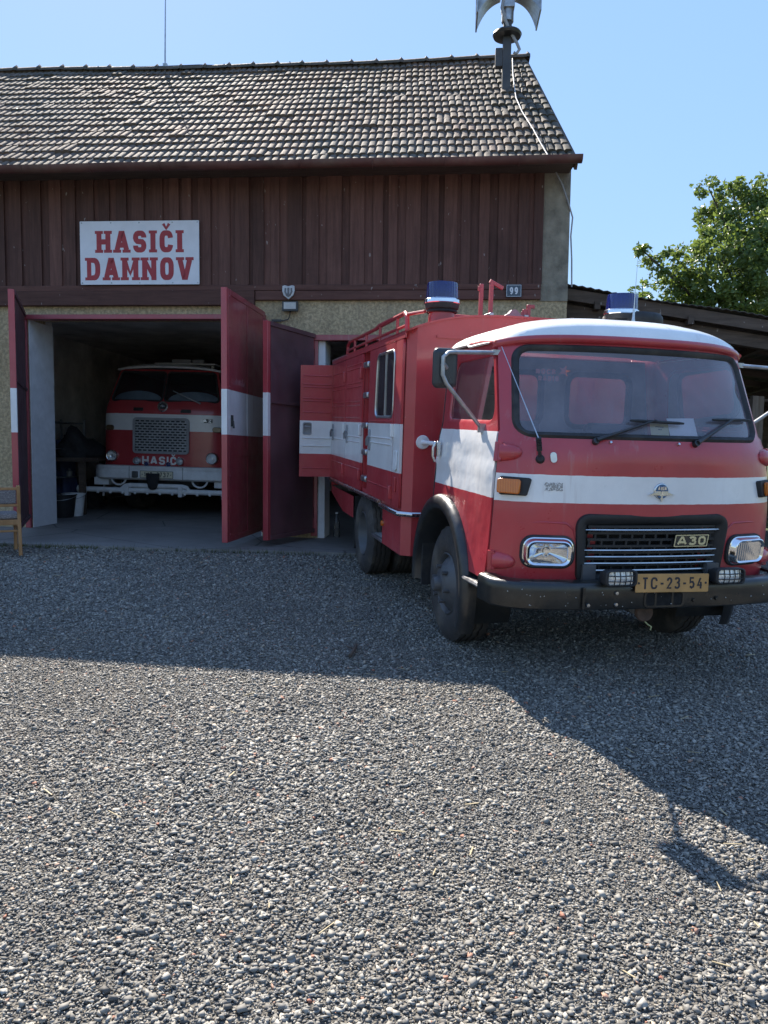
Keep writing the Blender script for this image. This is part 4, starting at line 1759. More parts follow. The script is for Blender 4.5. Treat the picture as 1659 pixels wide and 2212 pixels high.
    mb.tube([(s * .955, -.36, .535), (s * .968, -.45, .535), (s * .955, -.72, .535)], .014, 6)
    mb.build('step_trim', M['alu'], st)

# rear wall of the cab with two windows
mb = MB()
rear = [(-.80, .86), (.80, .86), (.80, 1.42), (.735, 1.97), (-.735, 1.97), (-.80, 1.42)]
RW = [rrect(-.62, -.10, 1.47, 1.86, .08), rrect(.10, .62, 1.47, 1.86, .08)]
mb.panel(rear, RW, lambda v, z: (v, .492, z), .1)
rw = mb.build('cab_rear_wall', M['red'], truck, smooth=40, solid=.016)
mb = MB()
mb.panel(inset(rear, .012), RW, lambda v, z: (v, .47, z), .1)
mb.build('rear_lining', M['lining'], rw, solid=.006)
for h in RW:
    mb = MB()
    mb.ring(inset(h, -.016), inset(h, .022), -.018, .018, Matrix(((1, 0, 0, 0), (0, 0, 1, .484), (0, 1, 0, 0), (0, 0, 0, 1))))
    mb.build('rear_window_seal', M['rubber'], rw, smooth=40)
    mb = MB()
    mb.panel(h, [], lambda v, z: (v, .482, z), .2)
    mb.build('rear_window', M['glass'], rw)
# floor, dash, seats, wheel
mb = MB()
mb.box(-.80, .80, -.62, .49, .80, .84)
mb.box(-.80, .80, -.60, .45, .84, .98)
mb.build('cab_floor', M['blackmatt'], truck)
mb = MB()
rows = []
for t in ts:
    v = t * .80
    rows.append([(v, fu(v, 1.42) + .02, 1.415), (v, fu(v, 1.42) + .13, 1.42), (v, fu(v, 1.42) + .22, 1.40), (v, fu(v, 1.42) + .25, 1.30), (v, fu(v, 1.42) + .20, 1.02)])
vs = [p for r_ in rows for p in r_]
fs = [(i * 5 + j, i * 5 + j + 1, (i + 1) * 5 + j + 1, (i + 1) * 5 + j) for i in range(48) for j in range(4)]
mb.add(vs, fs)
mb.build('dashboard', M['blackmatt'], truck, smooth=40)
for (v0, v1) in ((-.74, -.12), (.22, .74)):
    mb = MB()
    mb.box(v0, v1, -.20, .32, .98, 1.12)
    sb = mb.build('seat', M['seat'], truck, bevel=.03)
    mb = MB()
    mb.bar(((v0 + v1) / 2, .34, 1.08), ((v0 + v1) / 2, .44, 1.50), v1 - v0 - .04, .10, up=(0, 1, 0))
    mb.build('seat_back', M['seat'], sb, bevel=.03)
mb = MB()
c, ax = V((.46, -.36, 1.36)), V((0, .42, .9)).normalized()
fm = frame(c, (1, 0, 0), ax.cross(V((1, 0, 0))))
mb.tube([fm @ V((.215 * math.cos(2 * math.pi * i / 36), .215 * math.sin(2 * math.pi * i / 36), 0)) for i in range(36)], .013, 8, closed=True)
for a in (90, 210, 330):
    mb.tube([fm @ V((.215 * math.cos(R(a)), .215 * math.sin(R(a)), 0)), fm @ V((0, 0, -.03))], .009, 6)
mb.tube([c - ax * .03, c - ax * .5], .025, 8)
mb.build('steering_wheel', M['blackmatt'], truck)

# headlights
for s in (-1, 1):
    v0 = HLC[0] if s < 0 else HLC[1]
    m = fframe(v0, .766, .0)
    OUT = rrect(-.144, .144, -.084, .086, .060, 8)
    MID = rrect(-.128, .128, -.072, .073, .050, 8)
    INN = rrect(-.108, .108, -.056, .054, .036, 8)
    n = len(OUT)
    mb = MB()
    lay = ((inset(OUT, -.016), -.045), (inset(OUT, -.010), .014), (OUT, .020), (inset(OUT, .006), .024), (MID, .052), (inset(MID, .006), .056), (INN, .046), (INN, .028))
    vs = [m @ V((x, y, z)) for pl, z in lay for x, y in pl]
    fs = [(k * n + i, k * n + (i + 1) % n, (k + 1) * n + (i + 1) % n, (k + 1) * n + i) for k in range(2, len(lay) - 1) for i in range(n)]
    mb.add(vs, fs)
    bz = mb.build('headlight', M['chrome'], truck, smooth=35)
    mb = MB()
    mb.add(vs, [(k * n + i, k * n + (i + 1) % n, (k + 1) * n + (i + 1) % n, (k + 1) * n + i) for k in range(2) for i in range(n)])
    mb.build('gasket', M['rubber'], bz, smooth=50)
    mb = MB()
    NR = 6
    vs = []
    for r_ in range(NR + 1):
        k = 1 - r_ / NR
        vs += [m @ V((x * k, y * k, .028 - .055 * (1 - k * k))) for x, y in INN]
    mb.add(vs, [(r_ * n + i, r_ * n + (i + 1) % n, (r_ + 1) * n + (i + 1) % n, (r_ + 1) * n + i) for r_ in range(NR) for i in range(n)])
    mb.lathe([(.0, -.005), (.016, -.006), (.020, -.02)], m, 14)
    mb.build('reflector', M['chrome'], bz, smooth=60)
    mb = MB()
    vs, fs = [], []
    for i in range(25):
        x = -.107 + .214 * i / 24
        for j in range(9):
            y = -.056 + .111 * j / 8
            cornr = max(0, abs(x) - .078) * .55
            y = max(-.057 + cornr, min(.055 - cornr, y))
            vs.append(m @ V((x, y, .044 + .006 * (1 - (x / .13) ** 2) + .0012 * (i % 2))))
    fs = [(i * 9 + j, i * 9 + j + 1, (i + 1) * 9 + j + 1, (i + 1) * 9 + j) for i in range(24) for j in range(8)]
    mb.add(vs, fs)
    mb.build('lens', M['lens'], bz, smooth=0)
# pressed eyebrow lines above the headlights
for s in (-1, 1):
    mb = MB()
    f = fmap(.006)
    pts = [(s * .80, .925), (s * .66, .935), (s * .54, .932), (s * .50, .90), (s * .485, .84)]
    mb.tube([V(f(a, b)) for a, b in pts], [.002, .006, .007, .005, .002], 6)
    mb.build('pressing', M['red'], nose, smooth=60)

# indicators
for s in (-1, 1):
    m = fframe(s * .828, 1.128, .0)
    mb = MB()
    base = [(-.070, -.05), (.088, -.05), (.110, .050), (-.070, .055)]
    if s > 0:
        base = [(-x, y) for x, y in base][::-1]
    mb.prism(rpoly(base, .012, 3), -.02, .022, m)
    ib = mb.build('indicator', M['blackmatt'], truck, bevel=.004)
    mb = MB()
    lens = [(-.078, -.042), (.052, -.045), (.055, .038), (-.078, .040)]
    if s > 0:
        lens = [(-x, y) for x, y in lens][::-1]
    mb.prism(rpoly(lens, .014, 4), .020, .052, m)
    mb.build('lamp_lens', M['amber'], ib, bevel=.006)

# grille
f = lambda off: fmap(off)
mb = MB()
n = len(GR)
lay = ((inset(GR, -.018), .002), (inset(GR, -.012), .026), (inset(GR, .004), .030), (inset(GR, .030), .018), (inset(GR, .050), -.006), (inset(GR, .062), -.022))
vs = [V(f(o)(a, b)) for pl, o in lay for a, b in pl]
mb.add(vs, [(k * n + i, k * n + (i + 1) % n, (k + 1) * n + (i + 1) % n, (k + 1) * n + i) for k in range(len(lay) - 1) for i in range(n)])
gl = mb.build('grille', M['blackmatt'], truck, smooth=50)
mb = MB()
fo = f(-.012)
rowsz = [.655, .692, .728, .765, .802, .84, .878, .915]
for z in rowsz:
    pts = [V(fo(v, z)) for v in [-.41 + .82 * i / 16 for i in range(17)]]
    for a, b in zip(pts, pts[1:]):
        mb.bar(a, b, .022, .014)
for i, z in enumerate(rowsz[:-1]):
    for k in range(11):
        v = -.40 + .075 * k + (.035 if i % 2 else 0)
        if abs(v) < .42:
            mb.bar(V(fo(v, z)), V(fo(v, rowsz[i + 1])), .012, .018, up=(0, 1, 0))
mb.build('grille_bars', M['blackmatt'], gl, smooth=0)
mb = MB()
mb.panel(rpoly([(-.42, .62), (.42, .62), (.44, .95), (-.44, .95)], .03, 3), [], f(-.16), .1)
mb.build('radiator', M['blackmatt'], gl)
for s in (-1, 1):
    MB().panel([(s * .34, .66), (s * .40, .66), (s * .41, .93), (s * .345, .93)], [], f(-.045), .1).build('grille_backing', M['red'], gl)
for (z, v0, v1) in ((.897, -.428, .455), (.780, -.428, .442), (.742, -.418, .432), (.704, -.425, .430), (.663, -.425, .425)):
    mb = MB()
    pts = [V(f(.006)(v0 + (v1 - v0) * i / 14, z)) for i in range(15)]
    mb.tube(pts, [.004] + [.0075] * 13 + [.004], 8)
    mb.build('chrome_strip', M['chrome_old'], gl)
# model badge letters on the grille
m = fframe(.238, .835, .012)
mb = MB()
mb.prism(rpoly([(-.118, -.035), (.112, -.035), (.119, .035), (-.111, .035)], .004, 2), -.006, .0, m)
bd = mb.build('badge', M['black'], gl, smooth=0)
mb = MB()
mb.ring(rpoly([(-.118, -.035), (.112, -.035), (.119, .035), (-.111, .035)], .003, 2), rpoly([(-.112, -.030), (.107, -.030), (.113, .030), (-.106, .030)], .003, 2), .0003, .003, m)
lettering(mb, 'A30', .052, .196, .0125, m, gap=.22, th=.003)
mb.build('badge_letters', M['gold'], bd, smooth=0)
# round winged emblem on the white band
m = fframe(.015, 1.122, .007)
mb = MB()
mb.lathe([(.0, .010), (.036, .009), (.044, .006), (.047, .0)], m, 28)
wing = [(-.085, -.022), (-.03, -.004), (.03, -.004), (.085, -.022), (.05, -.022), (.018, -.02), (.0, -.062), (-.018, -.02), (-.05, -.022)]
mb.prism(wing, .006, .013, m)
eb = mb.build('emblem', M['chrome_old'], truck, smooth=30)
mb = MB()
mb.prism([(.039 * math.cos(R(a)), .039 * math.sin(R(a))) for a in range(0, 181, 12)], .0095, .0108, m)
mb.prism([(-.030, -.027), (-.006, -.027), (-.006, -.040), (-.018, -.036)], .0135, .0142, m)
mb.prism([(.006, -.027), (.030, -.027), (.018, -.036), (.006, -.040)], .0135, .0142, m)
mb.build('emblem_field', mk('emblem_blue', (.04, .11, .22), .35), eb, smooth=0)
mb = MB()
lettering(mb, 'AVIA', .022, .056, .0052, m @ Matrix.Translation((0, .016, .0108)), gap=.2, th=.002)
mb.prism([(-.004, -.02), (.004, -.02), (.003, .0), (-.003, .0)], .0135, .016, m)
mb.build('emblem_letters', M['chrome'], eb, smooth=0)
# scraped remains of a sticker beside the indicator
m = fframe(-.615, 1.135, .0075)
mb = MB()
for i in range(150):
    x, y = random.uniform(-.05, .048), random.uniform(-.022, .022)
    s_ = random.uniform(.002, .006)
    mb.add([(x - s_, y - s_ * .6, i * 1e-5), (x + s_, y - s_ * .5, i * 1e-5), (x + s_ * .6, y + s_, i * 1e-5)], [(0, 1, 2)], m)
mb.build('sticker_remains', mk('sticker_grey', (.34, .33, .32), .8), nose, smooth=0)
# little oval reflector tag and washer jets
m = fframe(-.618, 1.297, .010)
mb = MB()
mb.prism(rrect(-.018, .018, -.030, .030, .018, 6), 0, .004, m @ Matrix.Rotation(R(8), 4, 'Z'))
mb.build('oval_cover', M['chrome_old'], nose, bevel=.001)
for v in (-.30, .12):
    mb = MB()
    m = fframe(v, 1.385, .006)
    mb.lathe([(.0, .016), (.007, .014), (.010, 0)], m, 10)
    mb.build('washer_jet', M['chrome_old'], nose)
# wipers
for (v, tip, b0, b1) in ((-.385, (-.02, 1.508), (-.17, 1.508), (.17, 1.500)), (.235, (.54, 1.53), (.385, 1.528), (.74, 1.535))):
    mb = MB()
    m = fframe(v, 1.388, 0)
    mb.lathe([(.0, .035), (.018, .03), (.021, 0)], m, 14)
    a, b = V(fmap(.035)(v, 1.388)), V(fmap(.040)(*tip))
    mb.tube([a, a.lerp(b, .35), b], [.014, .010, .006], 6)
    wpr = mb.build('wiper', M['black'], truck)
    mb = MB()
    mb.tube([V(fmap(.022)(b0[0] + (b1[0] - b0[0]) * i / 8, b0[1] + (b1[1] - b0[1]) * i / 8)) for i in range(9)], [.006] + [.010] * 7 + [.006], 6)
    mb.build('wiper_blade', M['rubber'], wpr)
# whip aerial from the nose to the roof edge
mb = MB()
base = V(fmap(.012)(-.687, 1.285))
mb.lathe([(.0, .03), (.014, .028), (.024, .016), (.027, 0)], fframe(-.687, 1.285, 0), 14)
e1 = V(fmap(.10)(-.695, 1.36))
for i in range(6):
    p = base.lerp(e1, .45 + .11 * i)
    d_ = (e1 - base).normalized()
    mb.tube([p - d_ * .004, p + d_ * .004], .016, 10)
mb.tube([base, e1], .010, 8)
ae = mb.build('aerial', M['rubber'], truck)
mb = MB()
mb.tube([e1, V(fmap(.045)(-.795, 1.91))], [.0035, .002], 6)
mb.build('aerial_rod', M['alu'], ae)

# bumper
mb = MB()


def bump_path(k=0.0):
    pts = []
    for i in range(33):
        t = -1 + 2 * i / 32
        v = t * (.945 - k)
        u = -1.03 + .07 * abs(t) ** 2.2 + .08 * abs(t) ** 8 + .05 * abs(t) ** 26 + k * .9
        pts.append((v, u))
    pts = [(pts[0][0] - .012 + k * .0, pts[0][1] + .14)] + pts + [(pts[-1][0] + .012, pts[-1][1] + .14)]
    return pts


SEC = [(.0, .478), (-.012, .471), (-.020, .478), (-.022, .50), (-.022, .565), (-.021, .600), (-.014, .612), (.002, .618), (.06, .622), (.06, .612), (.002, .608)]
bp = bump_path()
vs = []
for i, (v, u) in enumerate(bp):
    a = V((bp[min(i + 1, len(bp) - 1)][0] - bp[max(i - 1, 0)][0], bp[min(i + 1, len(bp) - 1)][1] - bp[max(i - 1, 0)][1])).normalized()
    nx, ny = -a.y, a.x
    for (o, z) in SEC:
        vs.append((v + nx * o, u + ny * o, z))
n = len(SEC)
fs = [(i * n + j, i * n + j + 1, (i + 1) * n + j + 1, (i + 1) * n + j) for i in range(len(bp) - 1) for j in range(n - 1)]
mb.add(vs, fs)
# tow opening surround stands proud of the bar
for i in range(30):
    v, z = random.choice([random.uniform(-.92, -.2), random.uniform(-.92, .9)]), random.uniform(.485, .59)
    t = abs(v) / .945
    u = -1.03 + .07 * t ** 2.2 + .08 * t ** 8 - .0265
    s_ = random.uniform(.001, .0032)
    mb.add([(v - s_, u, z - s_), (v + s_, u, z - s_ * .5), (v + s_ * .3, u, z + s_)], [(0, 1, 2)], None, 1)
bar_ = mb.build('bumper', [M['bumper'], mk('chip_primer', (.50, .50, .48), .8)], truck, smooth=40, solid=.006)
mb = MB()
XZ = Matrix(((1, 0, 0, 0), (0, 0, -1, -1.053), (0, 1, 0, 0), (0, 0, 0, 1)))
mb.prism(rrect(-.118, .116, .487, .566, .02), -.004, .003, XZ)
mb.build('tow_opening', mk('deep_black', (.004, .004, .005), .9), bar_, smooth=0)
mb = MB()
mb.ring(rrect(-.128, .126, .479, .574, .024), rrect(-.116, .114, .489, .564, .018), -.004, .006, XZ)
mb.box(-.062, -.050, .486, .567, .001, .005, XZ)
mb.box(.045, .057, .486, .567, .001, .005, XZ)
mb.build('opening_rim', M['bumper'], bar_, smooth=30)
for (v, z) in ((-.30, .565), (-.30, .50), (-.47, .50), (.19, .575), (.19, .515), (.34, .52)):
    MB().lathe([(0, .010), (.010, .009), (.013, 0)], XZ @ Matrix.Translation((v, z, .0)), 6).build('bolt', M['chrome_old'] if v < 0 else M['bumper'], bar_, smooth=30)
MB().box(-.505, -.49, .480, .60, -.004, .004, XZ).build('bumper_joint', M['bumper'], bar_, smooth=30)
# number plate
m = frame((.032, -1.075, .620), (1, 0, -.012), (0, .06, 1))
mb = MB()
mb.prism(rrect(-.232, .232, -.052, .052, .008), -.004, .0, m)
pl_ = mb.build('number_plate', M['plate'], truck, smooth=0, bevel=.002)
mb = MB()
lettering(mb, 'TC-23-54', .066, .385, .0105, m, gap=.36)
for x in (-.212, .212):
    mb.lathe([(0, .003), (.006, .0025), (.007, 0)], m @ Matrix.Translation((x, 0, 0)), 8)
mb.build('plate_digits', M['ink'], pl_, smooth=0)
# fog lamps with wire grids
for vc in (-.300, .388):
    m = frame((vc, -1.085, .655), (1, 0, 0), (0, .03, 1))
    mb = MB()
    O_, I_ = rrect(-.097, .097, -.046, .046, .026), rrect(-.078, .078, -.036, .036, .018)
    n = len(O_)
    lay = ((inset(O_, .02), -.09), (O_, -.03), (O_, .012), (inset(O_, .006), .018), (inset(I_, -.004), .018), (I_, .010), (I_, -.006))
    vs = [m @ V((x, y, z)) for pl, z in lay for x, y in pl]
    fs = [(k * n + i, k * n + (i + 1) % n, (k + 1) * n + (i + 1) % n, (k + 1) * n + i) for k in range(6) for i in range(n)] + [tuple(range(n))]
    mb.add(vs, fs)
    fg = mb.build('fog_lamp', M['blackmatt'], truck, smooth=40)
    mb = MB()
    vs, fs = [], []
    for i in range(27):
        x = -.078 + .156 * i / 26
        for y in (-.037, 0, .037):
            vs.append(m @ V((x, y, -.004 + .003 * (i % 2) + .012 * (1 - (x / .08) ** 2) * (1 if y == 0 else .4))))
    fs = [(i * 3 + j, i * 3 + j + 1, (i + 1) * 3 + j + 1, (i + 1) * 3 + j) for i in range(26) for j in range(2)]
    mb.add(vs, fs)
    mb.build('fog_lens', mk('fog_glass', (.84, .85, .84), .2, .35, bump=.2, bs=60), fg, smooth=0)
    mb = MB()
    for x in (-.045, -.012, .022, .052):
        mb.tube([m @ V((x, -.04, .012)), m @ V((x, 0, .022)), m @ V((x, .04, .012))], .0032, 6)
    for y in (-.016, .014):
        mb.tube([m @ V((-.082, y, .010)), m @ V((0, y, .023)), m @ V((.082, y, .010))], .0032, 6)
    mb.build('lamp_grid', M['black'], fg)
    mb = MB()
    mb.box(vc - .02, vc + .02, -1.04, -.99, .60, .65)
    mb.build('lamp_bracket', M['black'], fg)

# wheels
def wheel(name, centre, side, dish, width=.20, rad=.392):
    """axle along X; side -1 has its outer face to the left of the picture"""
    o = MB()
    rot = Matrix.Rotation(R(-90), 4, 'Y') if side < 0 else Matrix.Rotation(R(90), 4, 'Y')
    if dish == 'front':
        prof = [(.205, -.035), (.212, .0), (.205, .006), (.196, -.004), (.188, -.03), (.170, -.012), (.135, .018), (.105, .040), (.092, .046), (.060, .046), (.052, .052), (.050, .085), (.040, .098), (.0, .102)]
    else:
        prof = [(.205, -.035), (.212, .0), (.205, .006), (.196, -.004), (.185, -.08), (.15, -.115), (.10, -.13), (.065, -.13), (.06, -.06), (.045, -.045), (.0, -.042)]
    o.lathe(prof, rot, 40)
    for i in range(6):
        a = i * math.pi / 3 + .3
        rr, hh = (.118, .026) if dish == 'front' else (.10, -.13)
        o.tube([rot @ V((rr * math.cos(a), rr * math.sin(a), hh - .005)), rot @ V((rr * math.cos(a), rr * math.sin(a), hh + .038))], .014, 6)
    if dish == 'front':
        pass
    wobj = o.build(name, M['rim'], truck, mat=Matrix.Translation(centre), smooth=40)
    t = MB()
    # tyre: wavy ribs cut by zigzag grooves
    W2 = width
    NT_ = 96
    sec = [(.208, -.006, 0), (.235, .012, 0), (.275, .020, 0), (.325, .016, 0), (.352, .006, 0), (.372, -.006, 0), (.386, -.016, 0)]
    sec += [(rad, -.020, 1), (rad, -.046, 1), (rad - .010, -.048, 1), (rad - .010, -.056, 1), (rad + .001, -.058, 1), (rad + .001, -.086, 1), (rad - .010, -.088, 1), (rad - .010, -.098, 1),
            (rad + .001, -.100, 1), (rad + .001, -.130, 1), (rad - .010, -.132, 1), (rad - .010, -.142, 1), (rad, -.144, 1), (rad, -W2 + .02, 1)]
    sec += [(.386, -W2 + .012, 0), (.352, -W2 - .008, 0), (.30, -W2 - .02, 0), (.22, -W2, 0)]
    vs = []
    for i in range(NT_):
        a = 2 * math.pi * i / NT_
        zig = .004 * (1 if i % 4 < 2 else -1)
        for (r_, h, g) in sec:
            rr = r_
            if g == 0 and r_ == .386 and i % 4 < 2:
                rr = r_ - .004
            if g:
                h = h + zig
            vs.append(rot @ V((rr * math.cos(a), rr * math.sin(a), h)))
    n = len(sec)
    fs = [(i * n + j, i * n + j + 1, ((i + 1) % NT_) * n + j + 1, ((i + 1) % NT_) * n + j) for i in range(NT_) for j in range(n - 1)]
    t.add(vs, fs)
    t.build('tyre', M['tyre'], wobj, smooth=40)
    return wobj


RAD = .392
wheel('front_wheel', (-.90, .10, RAD - .006), -1, 'front')
wheel('front_wheel', (.90, .10, RAD - .006), 1, 'front')
for s in (-1, 1):
    wheel('rear_wheel', (s * .985, 2.43, RAD - .006), s, 'rear')
    wheel('rear_wheel', (s * .73, 2.43, RAD - .006), s, 'rear')
mb = MB()
mb.tube([(-.85, 2.43, .39), (.85, 2.43, .39)], .07, 12)
mb.tube([(-.85, .10, .36), (.85, .10, .36)], .045, 10)
mb.lathe([(.05, -.16), (.14, -.10), (.17, 0), (.14, .10), (.05, .16)], Matrix.Translation((0, 2.43, .39)), 20)
mb.build('axle', M['rim'], truck)
mb = MB()
for s in (-1, 1):
    mb.box(s * .40 - .04, s * .40 + .04, -.92, 4.1, .56, .70)
mb.box(-.45, .45, -.6, .9, .50, .80)
mb.tube([(.05, -.70, .40), (.05, -.62, .40)], .055, 14)
mb.box(-.7, .7, .9, 4.0, .62, .70)
mb.build('chassis', M['rim'], truck, smooth=30)
mb = MB()
c = V((-.06, -.96, .425))
mb.lathe([(.0, -.02), (.05, -.02), (.055, 0), (.05, .012), (.0, .014)], frame(c, (1, 0, 0), (0, 0, 1)), 18)
mb.box(-.07, -.05, -.97, -.90, .47, .56)
rt_ = mb.build('horn', mk('rusty_horn', (.09, .055, .04), .8, var=.4, vs=14), truck)
mb = MB()
mb.tube([(-.06, -.975, .375), (-.045, -.98, .36), (-.02, -.98, .345), (-.025, -.98, .325)], .004, 5)
mb.build('string', mk('string', (.4, .42, .22), .9), rt_)

# mirrors
for s in (-1, 1):
    mb = MB()
    mc = V((s * 1.165, -.50, 1.785))
    m = frame(mc, (1, .06 * s, 0), (0, 0, 1))
    O_ = rrect(-.072, .072, -.115, .115, .032, 6)
    n = len(O_)
    lay = ((inset(O_, .03), .022), (inset(O_, .008), .016), (O_, .002), (O_, -.010), (inset(O_, .006), -.014))
    vs = [m @ V((x, y, z)) for pl, z in lay for x, y in pl]
    fs = [(k * n + i, k * n + (i + 1) % n, (k + 1) * n + (i + 1) % n, (k + 1) * n + i) for k in range(4) for i in range(n)] + [tuple(range(n)), tuple(4 * n + i for i in range(n))]
    mb.add(vs, fs)
    mr_ = mb.build('mirror', M['mirror'], truck, smooth=50)
    mb = MB()
    a = V((s * .825, -.44, 1.895))
    b = V((s * 1.13, -.54, 1.875))
    c = V((s * 1.19, -.54, 1.845))
    d = V((s * 1.190, -.54, 1.745))
    e = V((s * 1.165, -.54, 1.695))
    f_ = V((s * .895, -.40, 1.455))
    mb.tube([a, a.lerp(b, .5), b, b.lerp(c, .5) + V((0, 0, .012)), c, d, d.lerp(e, .5), e, f_], .0125, 8)
    mb.box(s * .83 - .03, s * .83 + .03, -.46, -.42, 1.88, 1.91)
    mb.box(s * .885 - .02, s * .885 + .02, -.42, -.38, 1.42, 1.475)
    mb.tube([d + V((0, .0, .06)), mc + V((0, -.02, 0))], .016, 8)
    mb.build('mirror_arm', M['steel'], mr_)


# warning lights
def beacon(name, parent, m, stalk):
    mb = MB()
    if stalk:
        mb.lathe([(.108, -.01), (.105, .10), (.112, .104), (.0, .105)], m, 28)
    else:
        mb.lathe([(.135, -.03), (.130, .095), (.12, .10), (0, .101)], m, 28)
    bb = mb.build(name, M['red'] if stalk else M['blackmatt'], parent, smooth=40)
    mb = MB()
    mb.lathe([(.118, .095), (.128, .105), (.118, .120), (.132, .128), (.137, .150), (.140, .168)], m, 32)
    mb.build('collar', M['rubber'], bb, smooth=40)
    mb = MB()
    mb.lathe([(.140, .166), (.145, .172), (.143, .196), (.132, .206)], m, 36)
    mb.build('chrome_ring', M['chrome'], bb, smooth=40)
    mb = MB()
    mb.lathe([(.130, .20), (.129, .24), (.124, .315), (.118, .330), (.0, .336)], m, 40)
    mb.build('dome', M['blue'], bb, smooth=40)
    return bb


beacon('beacon', truck, Matrix.Translation((-.655, 1.22, 2.245)), True)['label'] = 'blue beacon on a red stalk on the box roof'
beacon('beacon', truck, Matrix.Translation((.405, .30, 2.135)) @ Matrix.Scale(.86, 4), False)['label'] = 'blue beacon on the white cab roof'
mb = MB()
mb.lathe([(.19, -.02), (.20, .06), (.215, .085), (.21, .125), (.19, .145), (.0, .152)], Matrix.Translation((.53, .36, 2.15)), 32)
mb.build('air_intake', M['blackmatt'], truck, smooth=40)
mb = MB()
ab = V((.155, -.28, 2.118))
mb.lathe([(.022, -.01), (.018, .012), (.012, .02), (.014, .032), (.009, .05), (.006, .11), (.0, .112)], Matrix.Translation(ab), 12)
mb.tube([ab + V((0, 0, .10)), ab + V((.004, 0, .42))], [.0035, .0015], 6)
mb.build('radio_aerial', M['chrome_old'], cab_roof)
# ------------------------------------------------------------------ body of the fire truck behind the cab
BV, BU0, BU1 = 1.0, .93, 4.22
CH = .07      # chamfer of the front corner
TOP = 2.145


def bside(off=0.0, s=-1):
    return lambda u, z: (s * (BV + off - .03 * max(0, z - 1.9) * .6), u, z)


body = MB()
# front wall
RZ = lambda t: 2.306 - .155 * abs(t) ** 3.2
fr = [(-BV + CH, .425), (BV - CH, .425)] + [((BV - CH) * (1 - i / 8), RZ((BV - CH) * (1 - i / 8) / (BV + .022))) for i in range(17)]
FWIN = [rrect(-.62, .62, 1.50, 1.92, .08)]
body.panel(fr, [], lambda v, z: (v, BU0, z), .15)
for s in (-1, 1):
    body.add([(s * (BV - CH), BU0, .425), (s * BV, BU0 + CH * .8, .425), (s * (BV - .004), BU0 + CH * .8, TOP + .012), (s * (BV - CH), BU0, RZ((BV - CH) / (BV + .022)))], [(0, 1, 2, 3)])
    # lower corner box in front of the rear step
    body.add([(s * BV, BU0 + CH * .8, .425), (s * BV, 1.60, .425), (s * BV, 1.60, .76), (s * BV, BU0 + CH * .8, .76)], [(0, 1, 2, 3)])
    body.add([(s * BV, 1.60, .425), (s * .62, 1.60, .425), (s * .62, 1.60, .76), (s * BV, 1.60, .76)], [(0, 1, 2, 3)])
    # wheel housing and rear skirt
    body.add([(s * BV, 2.87, .70), (s * BV, 4.20, .70), (s * BV, 4.20, .62), (s * BV, 3.45, .48), (s * BV, 2.87, .48)], [(0, 1, 2, 3, 4)])
    # side wall with the recess for the climbing rungs and the crew window
    side = [(BU0 + CH * .8, .76), (BU1, .76), (BU1, 1.8), (BU1, TOP), (BU0 + CH * .8, TOP)]
    rec = [(2.185, .83), (2.45, .83), (2.45, 2.11), (2.185, 2.11)]
    win = rpoly([(1.235, 1.505), (1.925, 1.505), (1.86, 2.05), (1.215, 2.05)], .07, 6)
    body.panel(side, [rec, win] if s < 0 else [rec], bside(0, s), .2, edge=.1)
    for (u0, u1, z0, z1) in ((2.185, 2.45, .83, 2.11),):
        body.add([(s * BV, u0, z0), (s * BV, u1, z0), (s * BV, u1, z1), (s * BV, u0, z1), (s * .93, u0, z0), (s * .93, u1, z0), (s * .93, u1, z1), (s * .93, u0, z1)],
                 [(4, 5, 6, 7), (0, 1, 5, 4), (1, 2, 6, 5), (2, 3, 7, 6), (3, 0, 4, 7)])
    body.add([(s * BV, BU0 + CH, .76), (s * BV, BU1, .76), (s * .6, BU1, .76), (s * .6, BU0 + CH, .76)], [(0, 1, 2, 3)])
# rear wall
body.panel([(-BV, .70), (BV, .70), (BV, TOP), (.5, 2.285), (-.5, 2.285), (-BV, TOP)], [], lambda v, z: (v, BU1, z), .3)
bx = body.build('body', M['red_plain'], truck, smooth=25)
# roof, slightly domed, with a rolled edge
mb = MB()
vs = []
NV = 24
for j, u in enumerate((BU0 - .012, BU0 + .05, 2.0, 3.2, BU1 + .02)):
    for i in range(NV + 1):
        t = -1 + 2 * i / NV
        z = 2.302 - .155 * abs(t) ** 3.2
        vs.append((t * (BV + .022), u, z + .006))
fs = [(j * (NV + 1) + i, j * (NV + 1) + i + 1, (j + 1) * (NV + 1) + i + 1, (j + 1) * (NV + 1) + i) for j in range(4) for i in range(NV)]
mb.add(vs, fs)
broof = mb.build('body_roof', M['red_plain'], truck, smooth=60, solid=.014)
for s in (-1, 1):
    mb = MB()
    mb.box(s * (BV + .012) - .008, s * (BV + .012) + .008, BU0 + .03, BU1, 2.105, 2.15)
    mb.build('roof_edge', M['red_plain'], broof, bevel=.004)
mb = MB()
for v in (-.45, 0, .45):
    pass
mb.box(-.78, .80, BU0 - .012, BU0 - .002, 2.115, 2.135)
mb.build('front_moulding', M['red_plain'], bx)

# painted doors on the near side
mr = M['red_box']


def side_door(name, u0, u1, z0, z1, ribs, holes=(), parent=None, out=.014, s=-1, slope=0):
    mb = MB()
    pl = [(u0, z0), (u1, z0), (u1 - slope, z1), (u0, z1)]
    mb.panel(pl, list(holes), bside(out, s), .12, edge=.06)
    d = mb.build(name, mr, parent or truck, smooth=25, solid=.02)
    mb = MB()
    for z in ribs:
        mb.tube([V(bside(out + .010, s)(u, z)) for u in (u0 + .05, (u0 + u1) / 2, u1 - .05)], .007, 6)
    if ribs:
        mb.build('rib', mr, d)
    return d


